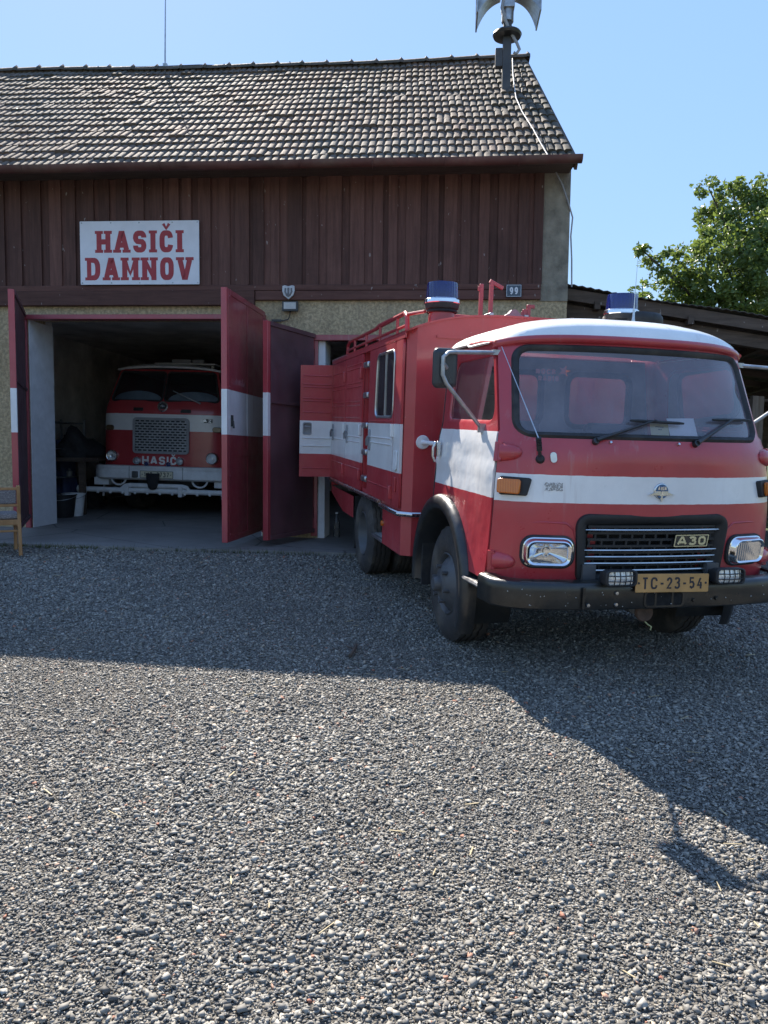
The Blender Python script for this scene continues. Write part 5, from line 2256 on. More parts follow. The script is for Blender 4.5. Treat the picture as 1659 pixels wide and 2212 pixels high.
crew_win = rpoly([(1.255, 1.50), (1.905, 1.50), (1.85, 2.045), (1.235, 2.045)], .075, 6)
fp = side_door('corner_panel', 1.0, 1.215, .80, 2.10, ())
cd = side_door('crew_door', 1.235, 2.165, .80, 2.10, (.92, 1.28, 1.33, 1.47), [crew_win])
l1 = side_door('locker_door', 2.47, 3.30, .80, 2.10, (1.0, 1.26, 1.31, 1.50, 1.62, 1.66, 1.80, 1.84, 1.98, 2.02))
l2 = side_door('locker_door', 3.32, 4.16, .80, 2.10, (1.0, 1.26, 1.50, 1.62, 1.66, 1.80, 1.84, 1.98))
# crew window
mb = MB()
pl = resample(crew_win, .03)
n = len(pl)
vs = [bside(o, -1)(a, b) for p_, o in ((inset(pl, -.006), .024), (pl, .030), (inset(pl, .012), .030), (inset(pl, .018), .020)) for a, b in p_]
mb.add(vs, [(k * n + i, k * n + (i + 1) % n, (k + 1) * n + (i + 1) % n, (k + 1) * n + i) for k in range(3) for i in range(n)])
mb.bar(bside(.022)(1.545, 1.51), bside(.022)(1.545, 2.04), .012, .014, up=(1, 0, 0))
wf = mb.build('window_frame', M['alu'], cd, smooth=40)
mb = MB()
mb.panel(inset(pl, .014), [], bside(.019), .2)
mb.build('window', M['crew_glass'], cd)
# rungs, handles, hinges
for z in (.90, 1.15, 1.40, 1.68, 1.96):
    mb = MB()
    mb.box(-BV - .035, -BV + .07, 2.21, 2.40, z, z + .055)
    mb.build('rung', M['alu'], bx, bevel=.012)
for (u, z, d) in ((2.08, 1.30, cd), (3.18, 1.33, l1), (4.04, 1.33, l2)):
    mb = MB()
    mb.prism(rrect(-.035, .035, -.095, .095, .025), 0, .008, frame(V(bside(.026)(u, z)), (0, -1, 0), (0, 0, 1)))
    hb = mb.build('handle_plate', M['greysteel'], d, smooth=30)
    mb = MB()
    mb.tube([V(bside(.045)(u - .02, z + .03)), V(bside(.055)(u + .0, z)), V(bside(.05)(u + .02, z - .05))], .012, 8)
    mb.build('handle', M['alu'], hb)
for (u, d) in ((1.225, cd), (2.48, l1), (3.33, l2)):
    for z in (.95, 1.38, 1.92) if d is not cd else (.90, 1.40):
        mb = MB()
        mb.box(-BV - .052, -BV - .022, u - .018, u + .018, z - .055, z + .055)
        mb.build('hinge', M['red_box'], d, bevel=.006)
mb = MB()
mb.prism(rrect(-.05, .05, -.10, .06, .03), 0, .010, frame(V(bside(.026)(1.11, 1.185)), (0, -1, 0), (0, 0, 1)))
mb.build('filler_flap', M['white_old'], fp, bevel=.003)
mb = MB()
mb.prism(rrect(-.035, .035, -.06, .06, .012), 0, .012, frame(V(bside(.026)(1.11, .975)), (0, -1, 0), (0, 0, 1)))
mb.build('small_flap', M['red_plain'], fp, bevel=.003)
# open locker door at the tail
mb = MB()
hx, hy = -BV - .01, 4.18
mb.panel([(0, .80), (.385, .80), (.385, 2.085), (0, 2.10)], [rrect(.255, .345, 1.30, 1.42, .015, 3)], lambda a, z: (hx - a, hy + .0 * a, z), .15, edge=.06)
od = mb.build('open_locker_door', mr, truck, smooth=25, solid=.022)
od['label'] = 'locker door at the tail swung open, showing its inner side'
mb = MB()
for z in (1.16, 1.25, 1.55, 1.68, 1.71, 1.84, 1.87, 1.97, .90):
    mb.tube([(hx - .03, hy - .016, z), (hx - .35, hy - .016, z)], .006, 6)
mb.build('rib', mr, od)
mb = MB()
mb.ring(rrect(.248, .352, 1.288, 1.432, .02, 3), rrect(.258, .342, 1.30, 1.42, .015, 3), .010, .018, Matrix(((-1, 0, 0, hx), (0, 0, -1, hy), (0, 1, 0, 0), (0, 0, 0, 1))))
mb.box(hx - .345, hx - .255, hy + .02, hy + .03, 1.29, 1.43)
mb.tube([(hx - .335, hy - .02, 1.385), (hx - .27, hy - .02, 1.38)], .010, 8)
mb.build('latch', M['greysteel'], od)

# chrome rubbing rail with its return round the corner
mb = MB()
mb.tube([(-BV - .022, BU1, .778), (-BV - .022, 1.65, .778)], .020, 10)
mb.tube([(-BV - .022, 1.60, .755), (-BV - .022, BU0 + CH * .8, .755), (-BV + CH * .9, BU0 - .024, .755), (.9, BU0 - .024, .755)], .020, 10)
mb.build('rubbing_rail', M['chrome_old'], bx)
# step well behind the corner box
mb = MB()
mb.box(-BV + .0, -.62, 1.60, 2.02, .42, .45)
stp = mb.build('rear_step', M['alu'], truck, bevel=.006)
mb = MB()
for i in range(9):
    mb.bar((-BV + .03, 1.63 + i * .045, .452), (-.66, 1.63 + i * .045, .452), .010, .008)
mb.build('tread', M['greysteel'], stp)
mb = MB()
mb.box(-BV + .012, -BV + .03, 1.595, 1.63, .47, .72)
mb.build('edge_strip', M['rubber'], bx, bevel=.004)
mb = MB()
mb.lathe([(0, .02), (.022, .018), (.026, 0)], frame((-BV - .002, 1.57, .60), (0, -1, 0), (0, 0, 1)), 14)
mb.build('side_marker', M['amber'], bx)
# mudflaps behind the rear wheels
for s in (-1, 1):
    mb = MB()
    mb.box(s * .98 - .42 * (s > 0), s * .98 + .42 * (s < 0), 2.89, 2.91, .16, .70)
    mb.build('mudflap', M['rubber'], truck, bevel=.004)
    mb = MB()
    mb.box(s * .99 - .40 * (s > 0), s * .99 + .40 * (s < 0), 2.0, 2.88, .755, .77)
    mb.build('mudguard', M['black'], truck)
# grab bar between cab and body
mb = MB()
mb.tube([(-.86, BU0 - .002, 1.318), (-.86, .47, 1.318)], .017, 10)
mb.lathe([(0, .012), (.05, .010), (.055, 0)], frame((-.86, BU0 - .001, 1.318), (1, 0, 0), (0, 0, 1)), 20)
mb.build('grab_bar', M['white_old'], bx)

# roof railing
for s in (-1, 1):
    mb = MB()
    v = s * .88
    zb = lambda u: 2.215
    mb.tube([(v, 1.42, zb(0)), (v, 1.44, 2.33), (v, 1.50, 2.365), (v, 2.45, 2.365)], .020, 8)
    mb.tube([(v, 2.45, 2.365), (v, 2.6, 2.35), (v, 3.9, 2.35), (v, 4.0, 2.31), (v, 4.02, zb(0))], .018, 8)
    mb.tube([(v, 1.44, 2.26), (v, 2.55, 2.26), (v, 4.0, 2.26)], .014, 8)
    for u in (1.75, 2.4, 3.0, 3.6):
        mb.tube([(v, u, zb(0)), (v, u, 2.36)], .014, 8)
    mb.tube([(v, 1.42, 2.345), (s * .80, 1.20, 2.345)], .014, 8)
    mb.build('roof_rail', M['red_plain'], broof)
mb = MB()
mb.tube([(-.52, 1.30, 2.335), (-.33, 1.30, 2.335), (-.29, 1.30, 2.32), (-.28, 1.30, 2.27)], .018, 8)
mb.build('hand_loop', M['red_plain'], broof)
# ladder gallows
for (v, u, h, arm) in ((-.205, 1.55, .385, 0), (-.115, 1.55, .415, 1), (.20, 1.55, .20, 0), (.235, 1.55, .225, 1)):
    mb = MB()
    z0 = 2.27
    mb.box(v - .016, v + .016, u - .016, u + .016, z0, z0 + h)
    if arm:
        mb.bar((v - .016, u, z0 + h), (v + .105 * (1 if h > .3 else .5), u - .0, z0 + h - (.055 if h > .3 else .0)), .03, .03)
    else:
        mb.box(v - .030, v - .014, u - .01, u + .01, z0 + h - .06, z0 + h - .02)
    mb.build('ladder_rest', M['frame_red'], broof, bevel=.003)

# things carried on the roof
mb = MB()
for v in (-.24, .08):
    mb.bar((v + .12, 1.50, 2.375), (v + .12, 4.1, 2.375), .035, .08)
for i in range(9):
    mb.tube([(-.12, 1.75 + i * .28, 2.375), (.20, 1.75 + i * .28, 2.375)], .014, 8)
ld = mb.build('ladder', M['alu'], None, mat=TM, bevel=.003)
tag(ld, 'aluminium ladder lying on the roof of the red truck', 'ladder')
mb = MB()
m = frame((.07, 1.48, 2.375), (1, 0, 0), (0, 0, 1))
mb.prism([(.085 * math.cos(R(a)) * (1 + .18 * math.cos(R(a * 4))), .065 * math.sin(R(a)) * (1 + .15 * math.cos(R(a * 4)))) for a in range(0, 360, 15)], -.02, .02, m)
mb.build('end_bracket', mk('mauve_metal', (.34, .25, .28), .5, .3), ld)
for i, (v, w_, u0, u1, z) in enumerate(((.50, .30, 1.50, 3.7, 2.375), (.82, .24, 1.55, 3.9, 2.345))):
    mb = MB()
    mb.box(-w_ / 2, w_ / 2, 0, u1 - u0, 0, .028, Matrix.Translation((v, u0, z)) @ Matrix.Rotation(R((-6, 3)[i]), 4, 'Y'))
    pk = mb.build('plank', M['plank'], None, mat=TM, smooth=0, bevel=.003)
    tag(pk, ('pale weathered plank on the truck roof, next to the ladder', 'pale plank on the truck roof, beside the cab beacon')[i], 'plank')
mb = MB()
mb.tube([(.44, 1.46, 2.29), (.47, 1.44, 2.325), (.52, 1.43, 2.33), (.95, 1.43, 2.29)], .02, 8)
mb.build('hand_loop', M['red_plain'], broof)
# wooden shaft lying along the near rail
mb = MB()
mb.tube([(-.84, 1.9, 2.385), (-.80, 3.6, 2.385)], .018, 8)
tag(mb.build('tool_shaft', M['plank'], None, mat=TM), 'pale wooden tool shaft lying on the near roof rail of the truck', 'tool')

# papers behind the windscreen
for (v, z, wd, h, mt, lab, rot) in ((.028, 1.478, .118, .085, 'yellowpaper', 'small yellow note card with print behind the windscreen', -2), (.185, 1.490, .190, .115, 'paper', 'white sheet of paper behind the windscreen', 2)):
    m = TM @ fframe(v, z, -.014) @ Matrix.Rotation(R(rot), 4, 'Z')
    mb = MB()
    mb.prism([(-wd / 2, -h / 2), (wd / 2, -h / 2), (wd / 2, h / 2), (-wd / 2, h / 2)], -.0008 if mt == 'paper' else .002, .0 if mt == 'paper' else .0028)
    p = mb.build('paper' if mt == 'paper' else 'note_card', M[mt], None, mat=m, smooth=0)
    tag(p, lab, 'paper' if mt == 'paper' else 'card')
    if mt != 'paper':
        mb = MB()
        for (x, y, l_) in ((0, .012, .052), (0, -.004, .018)):
            k = -l_ / 2
            while k < l_ / 2:
                q_ = random.uniform(.002, .006)
                mb.box(k, k + q_, y - .003, y + .003, .0029, .0032)
                k += q_ + .0015
        mb.build('print', M['ink'], p, smooth=0)
# ------------------------------------------------------------------ old fire engine inside the garage
EN_D = 2.35
ep = hit(348, 1060, b2w(0, EN_D, 0), -B_D)
es = (BM.inverted() @ ep).x
e0 = b2w(es, EN_D, 0)
e0.z = slab(e0.x, e0.y)
EM = Matrix.Translation(e0) @ Matrix.Rotation(-YAW, 4, 'Z') @ Matrix.Rotation(R(.95), 4, 'Y')
eng = empty('fire_engine', EM)
tag(eng, 'old round nosed fire engine standing inside the dark garage', 'fire engine')
PX = .0074                    # metres per picture unit at its nose
ec = EM.inverted()


def eloc(x, y):
    p = ec @ hit(x, y, e0, -B_D)
    return p.x, p.z


def zz_(x, y):
    return eloc(x, y)[1]


k5 = lambda x, y: (147.5 + .2222 * x, 737.3 + .2222 * y)
zE = lambda y: zz_(*k5(912, y))
xE = lambda x, y=900: eloc(*k5(x, y))[0]
z_bot, z_b0, z_b1 = zE(1225), zE(870), zE(708)
z_ws0, z_ws1, z_top = zE(592), zE(285), zE(205)
hwE = -xE(315)
M['eng'] = paint('engine_enamel', base=(.46, .036, .046), stripe=(z_b0, z_b1), band=(.86, .86, .87), rough=.35, chips=.15, streak=.1)


def eu(v, z):
    t = min(1.03, abs(v) / hwE)
    u = .10 * t ** 3 + .10 * t ** 12
    if z > z_b1:
        k = (z - z_b1) / max(.01, z_ws0 - z_b1)
        u += .05 * min(1, k) ** 2
    if z > z_ws0:
        u += .22 * (z - z_ws0) / (z_ws1 - z_ws0)
    if z > z_b1 - .02:
        pass
    return u


def ehw(z):
    return hwE if z < z_b1 else hwE - .02 - .17 * max(0, z - z_b1) / (z_ws1 - z_b1)


sp = [(ehw(z), z) for z in (z_bot, (z_bot + z_b0) / 2, z_b0, z_b1, z_ws0, (z_ws0 + z_ws1) / 2, z_ws1 + .04)]
out = sp + [(-a, b) for a, b in sp[::-1]]
wx = ehw(z_ws0) - .050
wt_ = ehw(z_ws1) - .042
EW = [rpoly([(-wx, z_ws0 + .02), (-.018, z_ws0 + .02), (-.018, z_ws1), (-wt_, z_ws1)], .05, 5), rpoly([(.018, z_ws0 + .02), (wx, z_ws0 + .02), (wt_, z_ws1), (.018, z_ws1)], .05, 5)]
mb = MB()
mb.panel(out, EW, lambda v, z: (v, eu(v, z), z), .07, edge=.05)
en = mb.build('nose', M['eng'], eng, smooth=50, solid=.015)
for h in EW:
    g_ = MB().panel(h, [], lambda v, z: (v, eu(v, z) + .012, z), .12).build('windscreen', M['oldglass'], en)
    MB().tube([V((a, eu(a, b) - .008, b)) for a, b in h], .018, 6, closed=True).build('windscreen_seal', M['rubber'], en)
# cab sides, roof and body
mb = MB()
for s in (-1, 1):
    rows = []
    for z in (z_bot, z_b0, z_b1, z_ws0, z_ws1, z_ws1 + .05):
        rows.append([(s * ehw(z), eu(ehw(z), z), z), (s * (ehw(z) + .01), .5, z), (s * (ehw(z) + .01), 5.8, z)])
    vs = [p for r_ in rows for p in r_]
    mb.add(vs, [(i * 3 + j, i * 3 + j + 1, (i + 1) * 3 + j + 1, (i + 1) * 3 + j) for i in range(5) for j in range(2)])
mb.add([(-hwE, 5.8, z_bot), (hwE, 5.8, z_bot), (hwE, 5.8, z_ws1), (-hwE, 5.8, z_ws1)], [(0, 1, 2, 3)])
mb.add([(-hwE, .6, z_bot), (hwE, .6, z_bot), (hwE, 5.8, z_bot), (-hwE, 5.8, z_bot)], [(0, 1, 2, 3)])
mb.build('body', M['eng'], eng, smooth=40)
mb = MB()
vs = []
rw_ = ehw(z_ws1) + .045
for j in range(9):
    b = j / 8
    for i in range(25):
        t = -1 + 2 * i / 24
        v = t * rw_
        u0 = eu(v, z_ws1) - .07 + .05 * abs(t) ** 4
        u = u0 + (5.8 - u0) * b ** 2
        lift = min(1, b * 5) ** .5
        zt = z_ws1 + .035 + (z_top - z_ws1 - .035) * (1 - abs(t) ** 2.6) * (.45 + .55 * lift)
        vs.append((v, u, zt))
mb.add(vs, [(j * 25 + i, j * 25 + i + 1, (j + 1) * 25 + i + 1, (j + 1) * 25 + i) for j in range(8) for i in range(24)])
er = mb.build('cab_roof', M['white_old'], eng, smooth=60, solid=.03)
mb = MB()
zt = zE(178)
mb.box(xE(710), xE(1320), .55, .85, zt - .012, zt + .012)
for x in (xE(760), xE(1270)):
    mb.box(x - .02, x + .02, .66, .74, z_top - .03, zt - .012)
mb.build('roof_board', M['white_old'], er, bevel=.004)
for x0, x1 in ((xE(870), xE(1060)), (xE(1078), xE(1190))):
    mb = MB()
    mb.box(x0, x1, .62, .70, zt + .013, zE(128))
    mb.build('roof_lamp', M['greysteel'], er, bevel=.01)
# wheel grille of bars
gx0, gx1, gz0, gz1 = xE(640), xE(1172), zE(1088), zE(752)
mb = MB()
G_ = rrect(gx0, gx1, gz0, gz1, .05)
G2 = inset(G_, .028)
XZE = Matrix(((1, 0, 0, 0), (0, 0, -1, 0), (0, 1, 0, 0), (0, 0, 0, 1)))
mb.ring(inset(G_, -.012), G2, .0, .036, XZE)
eg = mb.build('grille', M['greysteel'], eng, smooth=30, bevel=.004)
mb = MB()
mb.prism(G2, -.01, .012, XZE)
mb.build('grille_back', mk('grille_dark', (.02, .022, .025), .8), eg, smooth=0)
mb = MB()
nr = 13
for i in range(nr):
    z = gz0 + (gz1 - gz0) * (i + .5) / nr
    mb.box(gx0 + .03, gx1 - .03, z - .010, z + .010, .016, .030, XZE)
    if i < nr - 1:
        z2 = gz0 + (gz1 - gz0) * (i + 1.5) / nr
        for k in range(10):
            x = gx0 + .06 + (gx1 - gx0 - .10) * (k + (.5 if i % 2 else 0)) / 9.6
            if x < gx1 - .04:
                mb.box(x - .010, x + .010, z + .010, z2 - .010, .013, .026, XZE)
mb.build('grille_bars', mk('grille_grey', (.40, .42, .44), .45, .3), eg, smooth=0)
# lettering on the nose
mb = MB()
hz = (zE(1200) + zE(1120)) / 2
mlet = Matrix.Translation(((xE(722) + xE(1090)) / 2, 0, 0)) @ XZE @ Matrix.Translation((0, hz, .012))
lettering(mb, 'HASIČI', abs(zE(1120) - zE(1200)), xE(1090) - xE(722), .030, mlet, gap=.26)
mb.build('lettering', M['white'], en, smooth=0)


def round_lamp(name, x, y, r_, parent, lensmat=None):
    cx_, cz_ = eloc(*k5(x, y))
    r2 = r_ * .2222 * PX
    u = eu(cx_, cz_)
    m = frame((cx_, u - .004, cz_), (1, 0, 0), (0, 0, 1))
    mb = MB()
    mb.lathe([(r2, -.01), (r2, .05), (r2 * .93, .066), (r2 * .84, .062), (r2 * .82, .046)], m, 28)
    l = mb.build(name, M['chrome_old'], parent, smooth=40)
    mb = MB()
    mb.lathe([(r2 * .84, .050), (r2 * .6, .034), (r2 * .3, .024), (0.02, .020), (.02, .032), (0, .035)], m, 24)
    mb.build('reflector', M['lamp_silver'], l, smooth=60)
    mb = MB()
    mb.lathe([(r2 * .84, .056), (r2 * .5, .068), (0, .074)], m, 24)
    mb.build('lens', lensmat or M['lens'], l, smooth=60)
    return l


round_lamp('headlight', 422, 1110, 56, eng)
round_lamp('headlight', 1393, 1142, 58, eng)
round_lamp('fog_lamp', 678, 1160, 38, eng)
round_lamp('fog_lamp', 1093, 1168, 38, eng)
round_lamp('blue_lamp', 773, 1192, 25, eng, M['blue'])
round_lamp('blue_lamp', 985, 1197, 25, eng, M['blue'])
for x, y in ((392, 835), (1432, 862)):
    cx_, cz_ = eloc(*k5(x, y))
    mb = MB()
    mb.prism(rrect(-.072, .072, -.042, .042, .04), -.01, .035, frame((cx_, eu(cx_, cz_), cz_), (1, .12 * (1 if x > 900 else -1), 0), (0, 0, 1)))
    mb.build('indicator', mk('dull_amber', (.12, .075, .04), .3, coat=.4), en, bevel=.008)
cx_, cz_ = eloc(*k5(916, 635))
m = frame((cx_, eu(0, cz_) - .004, cz_), (1, 0, 0), (0, .15, 1))
mb = MB()
mb.lathe([(.082, -.02), (.084, .014), (.070, .022), (.060, .010)], m, 28)
eb2 = mb.build('emblem', M['chrome_old'], en)
mb = MB()
mb.lathe([(.062, .008), (.0, .012)], m, 24)
mb.build('emblem_field', M['black'], eb2)
mb = MB()
mb.prism([(-.045, .005), (0, -.01), (.045, .005), (.02, .02), (0, .03), (-.02, .02)], .012, .018, m)
mb.build('emblem_wing', M['chrome_old'], eb2)
for x0, x1, y in ((632, 728, 665), (1090, 1192, 675)):
    xa, xb = xE(x0, y), xE(x1, y)
    z = zE(y)
    mb = MB()
    m = frame(((xa + xb) / 2, eu((xa + xb) / 2, z), z), (1, 0, 0), (0, .2, 1))
    mb.prism(rrect(-(xb - xa) / 2, (xb - xa) / 2, -.028, .028, .012), -.01, .010, m)
    mb.build('air_vent', M['black'], en, bevel=.003)
# maker's letters on the band
x0, z0 = eloc(*k5(1238, 772))
x1, z1 = eloc(*k5(1395, 772))
m = frame(((x0 + x1) / 2, eu((x0 + x1) / 2, z0) - .008, z0 + .0), (1, .04, 0), (0, 0, 1))
mb = MB()
mb.prism(rrect(-.132, .132, -.031, .031, .005), -.004, 0, m)
lb = mb.build('maker_plate', M['rim'], en, smooth=0)
mb = MB()
lettering(mb, 'LIAZ', .050, .24, .014, m, gap=.3, th=.004)
mb.build('maker_letters', M['lamp_silver'], lb, smooth=0)
# bumper
bz1, bz0 = zE(1215), zE(1350)
bw = -xE(262)
mb = MB()
sec = [(.02, bz0), (-.03, bz0 + .01), (-.055, bz0 + .03), (-.06, (bz0 + bz1) / 2 + .02), (-.045, bz1 - .06), (-.05, bz1 - .05), (-.045, bz1 - .01), (.04, bz1)]
vs = []
N_ = 32
for i in range(N_ + 1):
    t = -1 + 2 * i / N_
    u = -.10 + .06 * abs(t) ** 3 + .14 * abs(t) ** 14
    vs += [(t * bw, u + o, z) for o, z in sec]
n = len(sec)
mb.add(vs, [(i * n + j, i * n + j + 1, (i + 1) * n + j + 1, (i + 1) * n + j) for i in range(N_) for j in range(n - 1)])
ebm = mb.build('bumper', M['white_old'], eng, smooth=40, solid=.01)
mb = MB()
for x in (632, 1145):
    xx = xE(x, 1290)
    mb.box(xx - .004, xx + .004, -.170, -.150, bz0 + .02, bz1 - .01)
for x in (265 + 120, 1360):
    pass
mb.build('bumper_joint', M['greysteel'], ebm)
mb = MB()
m = frame(((xE(735) + xE(1062)) / 2, -.172, (zE(1258) + zE(1330)) / 2), (1, 0, -.004), (0, 0, 1))
mb.prism(rrect(-.266, .266, -.056, .056, .009), -.004, 0, m)
npl = mb.build('number_plate', M['cream'], eng, smooth=0)
mb = MB()
mb.ring(rrect(-.266, .266, -.056, .056, .009), rrect(-.259, .259, -.050, .050, .007), .0003, .001, m)
lettering(mb, '1J0 7737', .073, .40, .0115, m, gap=.35)
mb.lathe([(0, .003), (.008, .002), (.008, 0)], m @ Matrix.Translation((-.23, 0, 0)), 8)
mb.lathe([(0, .003), (.008, .002), (.008, 0)], m @ Matrix.Translation((.23, 0, 0)), 8)
mb.build('plate_digits', M['ink'], npl, smooth=0)
mb = MB()
x0, z0 = eloc(*k5(690, 1290))
mb.box(x0 - .045, x0 + .045, -.20, -.14, z0 - .05, z0 + .05)
mb.build('socket', M['rim'], ebm, bevel=.012)
# towing eyes below the bumper
for xa, xb, y in ((438, 575, 1355), (1215, 1365, 1378)):
    mb = MB()
    x0, x1 = xE(xa, y), xE(xb, y)
    c_, r_ = (x0 + x1) / 2, (x1 - x0) / 2
    mb.tube([(c_ + r_ * math.cos(R(a)), -.06, bz0 + .02 + r_ * .95 * math.sin(R(a))) for a in range(180, 361, 15)], .016, 8)
    mb.build('tow_loop', M['white_old'], ebm)
# spray bar below
bzc = zE(1452)
mb = MB()
xl = xE(150, 1450)
mb.tube([(xl, -.16, bzc), (-xl + .06, -.16, bzc)], .042, 14)
mb.tube([(xl - .01, -.16, bzc), (xl + .05, -.16, bzc)], .060, 14)
mb.tube([(xE(560, 1420), -.16, bzc + .02), (xE(600, 1400), -.17, zE(1410)), (xE(640, 1400), -.17, zE(1402)), (xE(1140, 1400), -.17, zE(1402)), (xE(1185, 1420), -.17, zE(1412)), (xE(1200, 1440), -.16, bzc + .02)], .036, 12)
for x in (620, 1130):
    mb.box(xE(x, 1450) - .03, xE(x, 1450) + .03, -.22, -.11, bzc - .08, bzc + .10)
for i in range(13):
    x = xl + .12 + i * .20
    if x < -xl:
        mb.tube([(x, -.18, bzc - .03), (x, -.19, bzc - .055)], .02, 8)
mb.build('spray_bar', M['white_old'], eng, smooth=40)
for s in (-1, 1):
    mb = MB()
    mb.box(s * hwE * .98 - .12, s * hwE * .98 + .12, -.02, .2, bz0 - .10, bz0 + .02)
    mb.tube([(s * hwE * .98, .1, bz0 - .05), (s * hwE * .98 - .02, .1, bzc - .12)], .018, 8)
    mb.build('bumper_step', M['white_old'], ebm, bevel=.01)
# black hood over the tow pin
x0, z0 = eloc(*k5(868, 1365))
mb = MB()
mb.lathe([(.13, .12), (.125, .05), (.11, -.03), (.085, -.10), (.05, -.13), (0, -.135)], Matrix.Translation((x0, -.21, z0 + .02)) @ Matrix.Diagonal((.82, .6, 1, 1)), 12)
mb.build('tow_cover', M['dark_stuff'], eng, smooth=60, solid=.006)
# white half discs behind the screens and a wiper
for h, s in ((EW[0], -1), (EW[1], 1)):
    mb = MB()
    c_ = s * wx * .52
    pts = [(c_ + wx * .46 * math.cos(R(a)), z_ws0 + .035 + .15 * math.sin(R(a))) for a in range(0, 181, 12)]
    mb.panel(pts, [], lambda v, z: (v, eu(v, z) + .06, z), .1)
    mb.build('sun_shield', mk('pale_film', (.62, .67, .78), .5), en, solid=.004)
mb = MB()
xa, za = eloc(*k5(1278, 605))
xb, zb = eloc(*k5(1000, 478))
mb.tube([(xa, eu(xa, za) - .03, za), ((xa + xb) / 2, eu(0, (za + zb) / 2) - .05, (za + zb) / 2), (xb, eu(xb, zb) - .045, zb)], [.016, .012, .008], 6)
mb.build('wiper', M['greysteel'], en)
# wheels and underside
for s in (-1, 1):
    for u in (1.25, 4.6):
        mb = MB()
        rot = Matrix.Translation((s * (hwE - .02), u, .50)) @ Matrix.Rotation(R(90 * s), 4, 'Y')
        mb.lathe([(.26, -.02), (.30, .0), (.42, .02), (.48, .0), (.505, -.04), (.505, -.24), (.48, -.28), (.30, -.28)], rot, 32)
        ww = mb.build('wheel', M['tyre'], eng)
        mb = MB()
        mb.lathe([(.30, -.01), (.26, -.06), (.14, -.03), (.10, .0), (0, .01)], rot, 24)
        mb.build('rim', M['rim'], ww)
mb = MB()
mb.box(-.5, .5, .3, 5.6, .45, z_bot + .1)
mb.tube([(-hwE + .1, 1.25, .5), (hwE - .1, 1.25, .5)], .08, 10)
mb.build('chassis', M['rim'], eng)

# ------------------------------------------------------------------ clutter in the garage
def slab_at(x, y):
    p = on_slab(x, y)
    p.z = slab(p.x, p.y)
    return p


def bucket(x, y, r_, h, mt, lab):
    p = slab_at(x, y)
    mb = MB()
    mb.lathe([(0, .006), (r_ * .78, .0), (r_ * .80, .01), (r_, h), (r_ * 1.06, h + .004), (r_ * 1.06, h - .012), (r_ * .97, h - .01), (r_ * .76, .012), (0, .012)], None, 28)
    b = mb.build('bucket', mt, None, mat=Matrix.Translation(p), smooth=40)
    tag(b, lab, 'bucket')
    mb = MB()
    mb.tube([(r_ * 1.06 * math.cos(R(a)), r_ * .5 * 0 - r_ * 1.06 * math.sin(R(a)) * .92, h - .02 - .06 * math.sin(R(a))) for a in range(0, 181, 15)], .004, 6)
    mb.build('handle', M['steel'], b)


bucket(160, 1114, .165, .34, M['white_old'], 'white plastic bucket beside the black tub in the garage')
bucket(135, 1117, .20, .34, M['blackmatt'], 'black plastic tub on the garage floor')
# blue tarpaulin roll, dark cabinet, heap
p = slab_at(120, 1106)
mb = MB()
vs = []
for j in range(15):
    z = 1.15 * j / 14
    for i in range(28):
        a = 2 * math.pi * i / 28
        r_ = .17 + .022 * math.sin(5 * a + j * .3) + .012 * math.sin(9 * a - j)
        vs.append((r_ * math.cos(a), r_ * math.sin(a), z))
mb.add(vs, [(j * 28 + i, j * 28 + (i + 1) % 28, (j + 1) * 28 + (i + 1) % 28, (j + 1) * 28 + i) for j in range(14) for i in range(28)] + [tuple(14 * 28 + i for i in range(28))])
tag(mb.build('tarpaulin', M['blue_rag'], None, mat=Matrix.Translation(p + V((.02, .35, 0)))), 'dark blue rolled tarpaulin standing behind the buckets', 'tarpaulin')
sh_ = empty('shelf_rack', Matrix.Translation(slab_at(100, 1112) + V((-.12, .30, 0))) @ Matrix.Rotation(-YAW, 4, 'Z'))
tag(sh_, 'metal shelf rack full of small bottles inside the left jamb', 'shelf')
for (x, y) in ((-.2, -.3), (.2, -.3), (-.2, .9), (.2, .9)):
    mb = MB()
    mb.box(x - .015, x + .015, y - .015, y + .015, 0, 1.5)
    mb.build('upright', M['steel'], sh_)
for z in (.12, .55, 1.0, 1.42):
    mb = MB()
    mb.box(-.21, .21, -.31, .91, z, z + .018)
    mb.build('shelf_board', M['steel'], sh_)
for i in range(16):
    z = random.choice((.138, .568, 1.018))
    h = random.uniform(.10, .24)
    r_ = random.uniform(.03, .05)
    mb = MB()
    mb.lathe([(0, 0), (r_, .0), (r_, h * .65), (r_ * .4, h * .82), (r_ * .4, h), (0, h)], None, 12)
    o = mb.build('bottle', random.choice([M['white_old'], M['greysteel'], M['blackmatt'], M['blue_rag']]), None, mat=sh_.matrix_world @ Matrix.Translation((random.uniform(-.15, .16), -.25 + i * .07, z)))
    tag(o, 'small bottle standing on the metal shelf rack in the garage', 'bottle', 'bottles on the shelf rack')
# work bench with dark heaps against the left side wall
be = empty('work_bench', BM @ Matrix.Translation((-.62, 3.1, slab(-4.9, 13))))
tag(be, 'dark timber bench against the left garage wall', 'bench')
mb = MB()
mb.box(-.4, .4, -1.2, 1.2, .82, .88)
mb.build('bench_top', M['wood_shed'], be)
for x in (-.34, .34):
    for y in (-1.1, 1.1):
        mb = MB()
        mb.box(x - .04, x + .04, y - .04, y + .04, 0, .82)
        mb.build('leg', M['wood_shed'], be)


